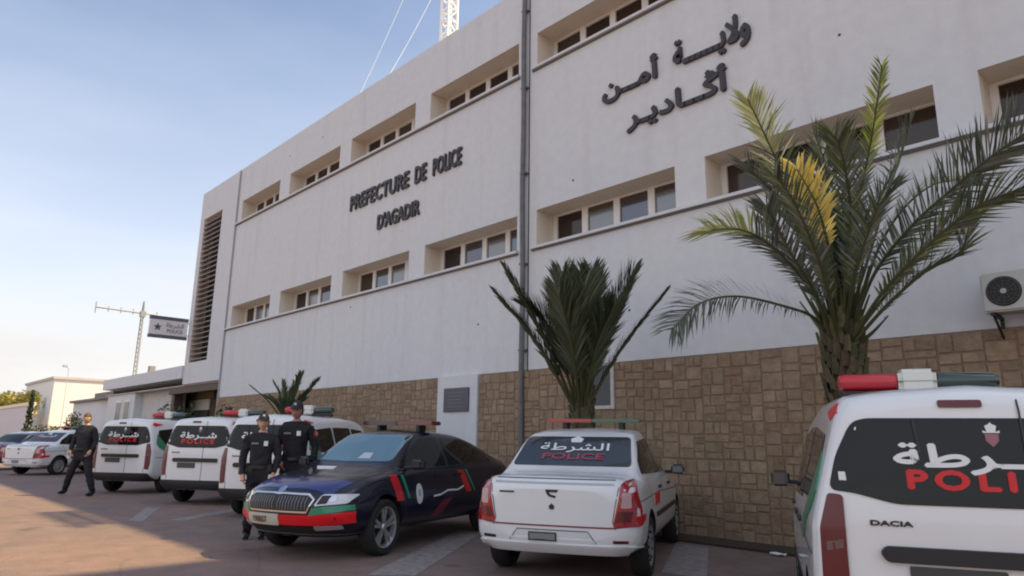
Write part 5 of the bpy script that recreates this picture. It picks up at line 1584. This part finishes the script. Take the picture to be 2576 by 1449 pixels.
def hand(bm, wrist, d, palm_n, s, curl=0.5, thumb_side=1):
    """palm block with four tapering bent fingers and a thumb"""
    d = d.normalized(); n_ = palm_n.normalized(); a = d.cross(n_).normalized()
    pc = wrist + d*0.045*s
    tube(bm, [wrist - d*0.01*s, pc, wrist + d*0.085*s], [0.026*s, 0.036*s, 0.036*s], 8)
    for k in range(4):
        o_ = a*(k-1.5)*0.019*s
        L_ = (0.068, 0.078, 0.073, 0.058)[k]*s
        b0 = wrist + d*0.08*s + o_
        d1 = (d + n_*curl*0.5).normalized(); d2 = (d + n_*curl*1.5).normalized()
        tube(bm, [b0, b0 + d1*L_*0.5, b0 + d1*L_*0.5 + d2*L_*0.5], [0.0095*s, 0.0085*s, 0.007*s], 6)
    b0 = wrist + d*0.03*s + a*thumb_side*0.028*s
    d1 = (d*0.7 + a*thumb_side*0.7 + n_*0.3).normalized(); d2 = (d + a*thumb_side*0.2 + n_*0.5).normalized()
    tube(bm, [b0, b0 + d1*0.035*s, b0 + d1*0.035*s + d2*0.03*s], [0.012*s, 0.010*s, 0.008*s], 6)

M_SKIN = {}
def person(loc, rz, h, label, J, skin_c, jacket_m, trouser_m, cap='cap', hair_c=(0.012,0.010,0.009), yaw=0, pitch=0, belly=1.0, badge=True, glove=None, arm_patch=None, group=None):
    s = h/1.75
    root = empty('person', (*loc, 0), rz); tag(root, label, 'person', group)
    ms_ = mat('skin_%d' % (len(M_SKIN)+1), skin_c, 0.6); M_SKIN[label] = ms_
    D = dict(pelvis=(0,0,0.93), waist=(0,0,1.08), chest=(0.0,0,1.30), upper=(0,0,1.40), neck=(0.0,0,1.49), skull=(0.015,0,1.55),
             shL=(0,0.17,1.405), elL=(-0.03,0.245,1.13), wrL=(0.06,0.25,0.90), shR=(0,-0.17,1.405), elR=(-0.03,-0.245,1.13), wrR=(0.06,-0.25,0.90),
             hipL=(0,0.09,0.90), knL=(0.02,0.10,0.50), anL=(-0.01,0.105,0.09), hipR=(0,-0.09,0.90), knR=(0.02,-0.10,0.50), anR=(-0.01,-0.105,0.09))
    D.update(J)
    P = {k: Vector(v)*s for k, v in D.items()}
    def sk(name, spec, edges, m, sub=2, folds=0.0):
        names = [x[0] for x in spec]
        return skin(name, [(tuple(P[k] if isinstance(k, str) else k), r if isinstance(r, tuple) else r) for k, r in spec], [(names.index(a), names.index(b)) for a, b in edges], m, root, sub, 0, folds)
    # body: one continuous surface from the feet to the neck, head and hands merged into the same mesh
    body = sk('body', [('pelvis',0.11*s),('waist',0.10*s),('chest',0.115*s),('upper',0.09*s),('neck',0.052*s),('skull',0.050*s),
        ('shL',0.055*s),('elL',0.038*s),('wrL',0.026*s),('shR',0.055*s),('elR',0.038*s),('wrR',0.026*s),
        ('hipL',0.08*s),('knL',0.052*s),('anL',0.035*s),('hipR',0.08*s),('knR',0.052*s),('anR',0.035*s)],
        [('pelvis','waist'),('waist','chest'),('chest','upper'),('upper','neck'),('neck','skull'),('upper','shL'),('shL','elL'),('elL','wrL'),('upper','shR'),('shR','elR'),('elR','wrR'),
         ('pelvis','hipL'),('hipL','knL'),('knL','anL'),('pelvis','hipR'),('hipR','knR'),('knR','anR')], ms_, 2)
    bm = bmesh.new(); bm.from_mesh(body.data)
    hc = P['skull'] + Vector((0.02, 0, 0.085))*s
    M_ = head_mesh(bm, hc, s, yaw, pitch)
    for sd, w_, e_ in ((1,'wrL','elL'), (-1,'wrR','elR')):
        d = (P[w_]-P[e_]).normalized()
        hand(bm, P[w_]-d*0.01, d, Vector((0.2,-sd,0)), s*1.05, 0.6, sd)
    bm.to_mesh(body.data); bm.free(); body.data.shade_smooth()
    # eyes and mouth
    bm = bmesh.new()
    for sd in (-1, 1):
        c = hc + M_ @ (Vector((0.086, sd*0.030, 0.012))*s); tube(bm, [c, c + M_ @ Vector((0.004,0,0))], 0.010*s, 8)
    link('eyes', bm, mat('eye_dark', (0.02,0.015,0.012), 0.3), root)
    bm = bmesh.new(); c = hc + M_ @ (Vector((0.090, 0, -0.055))*s); tube(bm, [c + M_ @ (Vector((0,-0.022,0))*s), c + M_ @ (Vector((0.006,0,0))*s), c + M_ @ (Vector((0,0.022,0))*s)], 0.005*s, 6)
    link('mouth', bm, mat('lip', (0.25,0.09,0.07), 0.5), root)
    # jacket
    jk = sk('jacket', [('pelvis',(0.150*s*belly,0.185*s)),('waist',(0.132*s*belly,0.165*s)),('chest',(0.140*s*belly,0.190*s)),('upper',(0.105*s,0.13*s)),('neck',0.068*s),
        ('shL',0.082*s),('elL',0.060*s),('wrL',0.042*s),('shR',0.082*s),('elR',0.060*s),('wrR',0.042*s)],
        [('pelvis','waist'),('waist','chest'),('chest','upper'),('upper','neck'),('upper','shL'),('shL','elL'),('elL','wrL'),('upper','shR'),('shR','elR'),('elR','wrR')], jacket_m, 3, 0.016)
    tr_ = sk('trousers', [('pelvis',(0.130*s,0.165*s)),('hipL',0.108*s),('knL',0.080*s),('anL',0.064*s),('hipR',0.108*s),('knR',0.080*s),('anR',0.064*s)],
        [('pelvis','hipL'),('hipL','knL'),('knL','anL'),('pelvis','hipR'),('hipR','knR'),('knR','anR')], trouser_m, 3, 0.016)
    for a_, k_ in (('anL','knL'), ('anR','knR')):
        p = P[a_]; fd = Vector((1,0,0))
        bm = bmesh.new()
        tube(bm, [p + Vector((0,0,0.05))*s, p + Vector((0,0,-0.02))*s, p + Vector((0.03,0,-0.045))*s, p + Vector((0.12,0,-0.055))*s, p + Vector((0.17,0,-0.06))*s], [0.055*s,0.056*s,0.050*s,0.042*s,0.024*s], 10)
        for v in bm.verts: v.co.z = max(v.co.z, p.z - 0.088*s)
        link('boot', bm, mat('boot_black', (0.012,0.012,0.012), 0.4), root, smooth=True)
    # belt
    bm = bmesh.new(); 
    lathe = [(1.06,-0.02),(1.09,-0.02),(1.09,0.02),(1.06,0.02)]
    pc = P['pelvis'].lerp(P['waist'], 0.45)
    ring = []
    for k in range(28):
        a = 2*pi*k/28; ring.append([bm.verts.new(pc + Vector((cos(a)*0.150*s*belly*q, sin(a)*0.178*s*q, zz*s))) for q, zz in lathe])
    for k in range(28):
        for j in range(4): bm.faces.new((ring[k][j], ring[(k+1)%28][j], ring[(k+1)%28][(j+1)%4], ring[k][(j+1)%4]))
    link('belt', bm, mat('belt_black', (0.01,0.01,0.01), 0.4), root)
    bm = bmesh.new()
    tube(bm, [P['upper'].lerp(P['neck'], 0.35), P['upper'].lerp(P['neck'], 0.75), P['neck']], [0.085*s, 0.074*s, 0.066*s], 14, cap=False)
    link('collar', bm, jacket_m, jk, smooth=True)
    for q_ in (0.9, -0.75):
        bm = bmesh.new(); c = pc + Vector((0.09, q_*0.16, -0.01))*s; bx(bm, c.x-0.02, c.x+0.05, c.y-0.035, c.y+0.035, c.z-0.06, c.z+0.03)
        bmesh.ops.bevel(bm, geom=bm.edges[:], offset=0.01, segments=2, affect='EDGES'); link('pouch', bm, mat('belt_black', (0.01,0.01,0.01), 0.4), root)
    # hair and cap
    def shell(nm, z0, grow, m, back=False):
        bm = bmesh.new(); rows = []
        for i in range(9):
            ph = (pi*0.5+ (0.25 if back else 0.0))*i/8 * z0
            row = []
            for j in range(24):
                th = 2*pi*j/24
                x, y, z = sin(ph)*cos(th), sin(ph)*sin(th), cos(ph)
                if back and x > 0.25 and z < 0.35: x, y = x*0.6, y*0.96
                row.append(bm.verts.new(hc + M_ @ (Vector((x*0.100*grow-0.004, y*0.078*grow, z*0.124*grow))*s)))
            rows.append(row)
        for i in range(8):
            for j in range(24): bm.faces.new((rows[i][j], rows[i+1][j], rows[i+1][(j+1)%24], rows[i][(j+1)%24]))
        bmesh.ops.remove_doubles(bm, verts=bm.verts, dist=0.0003)
        return link(nm, bm, m, root, smooth=True)
    shell('hair', 1.06, 1.05, mat('hair_'+str(round(hair_c[0],3)), hair_c, 0.7), back=True)
    if cap == 'cap':
        cp = shell('cap', 0.80, 1.13, mat('cap_black', (0.010,0.010,0.013), 0.6))
        bm = bmesh.new(); rows = []
        for r_ in (0.09, 0.150):
            rows.append([bm.verts.new(hc + M_ @ (Vector((cos(a)*r_, sin(a)*min(r_,0.10)*0.95, 0.052-(r_-0.09)*0.3))*s)) for a in [radians(-62+124*k/12) for k in range(13)]])
        for k in range(12): bm.faces.new((rows[0][k], rows[0][k+1], rows[1][k+1], rows[1][k]))
        r = bmesh.ops.extrude_face_region(bm, geom=bm.faces[:])
        for v in r['geom']:
            if isinstance(v, bmesh.types.BMVert): v.co.z -= 0.006*s
        bmesh.ops.recalc_face_normals(bm, faces=bm.faces)
        link('cap_peak', bm, MATS['cap_black'], cp)
        bm = bmesh.new(); c = hc + M_ @ (Vector((0.088,0,0.093))*s); bmesh.ops.create_uvsphere(bm, u_segments=8, v_segments=6, radius=0.019*s, matrix=Matrix.Translation(c)); link('cap_badge', bm, mat('badge_silver', (0.55,0.55,0.5), 0.4), cp)
    if badge:
        bm = bmesh.new(); c = P['chest'] + Vector((0.128*belly, 0.07, 0.03))*s
        bx(bm, c.x-0.02, c.x+0.018, c.y-0.028, c.y+0.028, c.z-0.035, c.z+0.035); link('badge', bm, M_DECALW, jk)
        bm = bmesh.new(); c = P['chest'] + Vector((0.128*belly, -0.08, 0.03))*s
        bx(bm, c.x-0.02, c.x+0.014, c.y-0.05, c.y+0.05, c.z-0.012, c.z+0.012); link('name_strip', bm, mat('grey_strip', (0.20,0.21,0.22), 0.5), jk)
    if arm_patch:
        for sd, sh, el in arm_patch:
            c = P[sh].lerp(P[el], 0.32); n_ = Vector((0.25, sd, 0)).normalized()
            bm = bmesh.new(); tube(bm, [c + n_*0.062*s, c + n_*0.079*s], [0.050*s, 0.042*s], 12); link('sleeve_patch', bm, mat('patch_red', (0.32,0.02,0.05), 0.6), jk)
            bm = bmesh.new(); tube(bm, [c + n_*0.078*s, c + n_*0.083*s], [0.030*s, 0.028*s], 10); link('patch_centre', bm, mat('patch_pink', (0.55,0.28,0.32), 0.6), jk)
    if glove:
        w_, e_ = glove
        d = (P[w_]-P[e_]).normalized(); c = P[w_] + d*0.07*s
        bm = bmesh.new(); v = bx(bm, c.x-0.012, c.x+0.012, c.y-0.05, c.y+0.05, c.z-0.11, c.z+0.06)
        bmesh.ops.bevel(bm, geom=bm.edges[:], offset=0.008, segments=2, affect='EDGES')
        link('papers', bm, mat('white_paper', (0.70,0.70,0.68), 0.7), root)
    return root
JK1 = mat('black_uniform', (0.010,0.010,0.014), 0.85, noise=0.25, nscale=10, bump=0.5, bscale=14)
JK2 = mat('dark_grey_uniform', (0.015,0.016,0.022), 0.85, noise=0.25, nscale=10, bump=0.5, bscale=14)
TR1 = mat('black_trousers', (0.012,0.011,0.016), 0.85, noise=0.2, nscale=9, bump=0.4, bscale=12)
GP = 'police officers on foot'
toc = atan2(-4.6, 9.9)   # direction from the officers to the camera
person((-10.07,4.52), toc-0.10, 1.75, 'shorter officer in black uniform beside the navy car bonnet', dict(elL=(0.02,0.25,1.14), wrL=(0.10,0.20,0.90), elR=(-0.02,-0.25,1.13), wrR=(0.05,-0.22,0.88)), (0.60,0.34,0.23), JK2, TR1, yaw=0.10, hair_c=(0.05,0.028,0.018), glove=('wrL','elL'), group=GP)
person((-10.02,5.02), toc-0.25, 1.95, 'tall officer in black with badged cap behind the navy bonnet', dict(elL=(-0.04,0.27,1.15), wrL=(0.06,0.25,0.92), elR=(-0.02,-0.26,1.14), wrR=(0.12,-0.16,0.96)), (0.42,0.21,0.15), JK1, TR1, yaw=-0.1, pitch=0.12, belly=1.2, arm_patch=[(1,'shL','elL')], group=GP)
wdir = radians(-150)
person((-19.45,4.32), radians(-50), 1.93, 'officer in dark uniform walking alone past the far white vans', dict(
    pelvis=(0,0,0.91), hipL=(0,0.09,0.88), knL=(0.08,0.24,0.50), anL=(0.02,0.34,0.10), hipR=(0,-0.09,0.88), knR=(0.06,-0.20,0.50), anR=(-0.05,-0.36,0.12),
    elL=(-0.02,0.25,1.14), wrL=(0.10,0.22,0.94), elR=(-0.02,-0.28,1.16), wrR=(0.08,-0.26,0.95)), (0.55,0.34,0.22), JK2, TR1, yaw=0.35, pitch=0.12, hair_c=(0.10,0.06,0.035), cap=None, badge=False, belly=1.25, glove=('wrR','elR'), group=GP)

# ------------------------------------------------------------------ unseen bars added on the roof for shadow streaks, scraps on the ground
rr = empty('shadow_rails', (-6.0, Y0+0.2, ROOF+0.05)); tag(rr, 'unseen bars added above the roof edge to cast shadow streaks on the ground', 'shadow caster')
bm = bmesh.new()
tube(bm, [(-3.3,0,1.35),(-0.4,0,1.30)], 0.10, 8); tube(bm, [(-3.5,0,0.75),(-1.0,0,0.7)], 0.13, 8)
for x in (-3.3,-2.2,-1.1): tube(bm, [(x,0,0),(x,0,1.35)], 0.03, 6)
link('shadow_bar', bm, M_PIPE, rr)
bm = bmesh.new()
from mathutils import noise as _mn
for ix in range(5):
    for iy in range(4): bm.verts.new((ix*0.05, iy*0.03, 0.02+0.03*_mn.noise(Vector((ix*1.3, iy*1.7, 2)))+0.012))
bm.verts.ensure_lookup_table()
for ix in range(4):
    for iy in range(3): bm.faces.new([bm.verts[k] for k in (ix*4+iy, (ix+1)*4+iy, (ix+1)*4+iy+1, ix*4+iy+1)])
r_ = bmesh.ops.extrude_face_region(bm, geom=bm.faces[:])
for v in r_['geom']:
    if isinstance(v, bmesh.types.BMVert): v.co.z += 0.004
tag(link('crumpled_paper', bm, mat('white_paper', (0.70,0.70,0.68), 0.7), loc=(-4.55, 8.98, 0.0)), 'crumpled white paper scrap on the ground by the stone wall', 'litter')
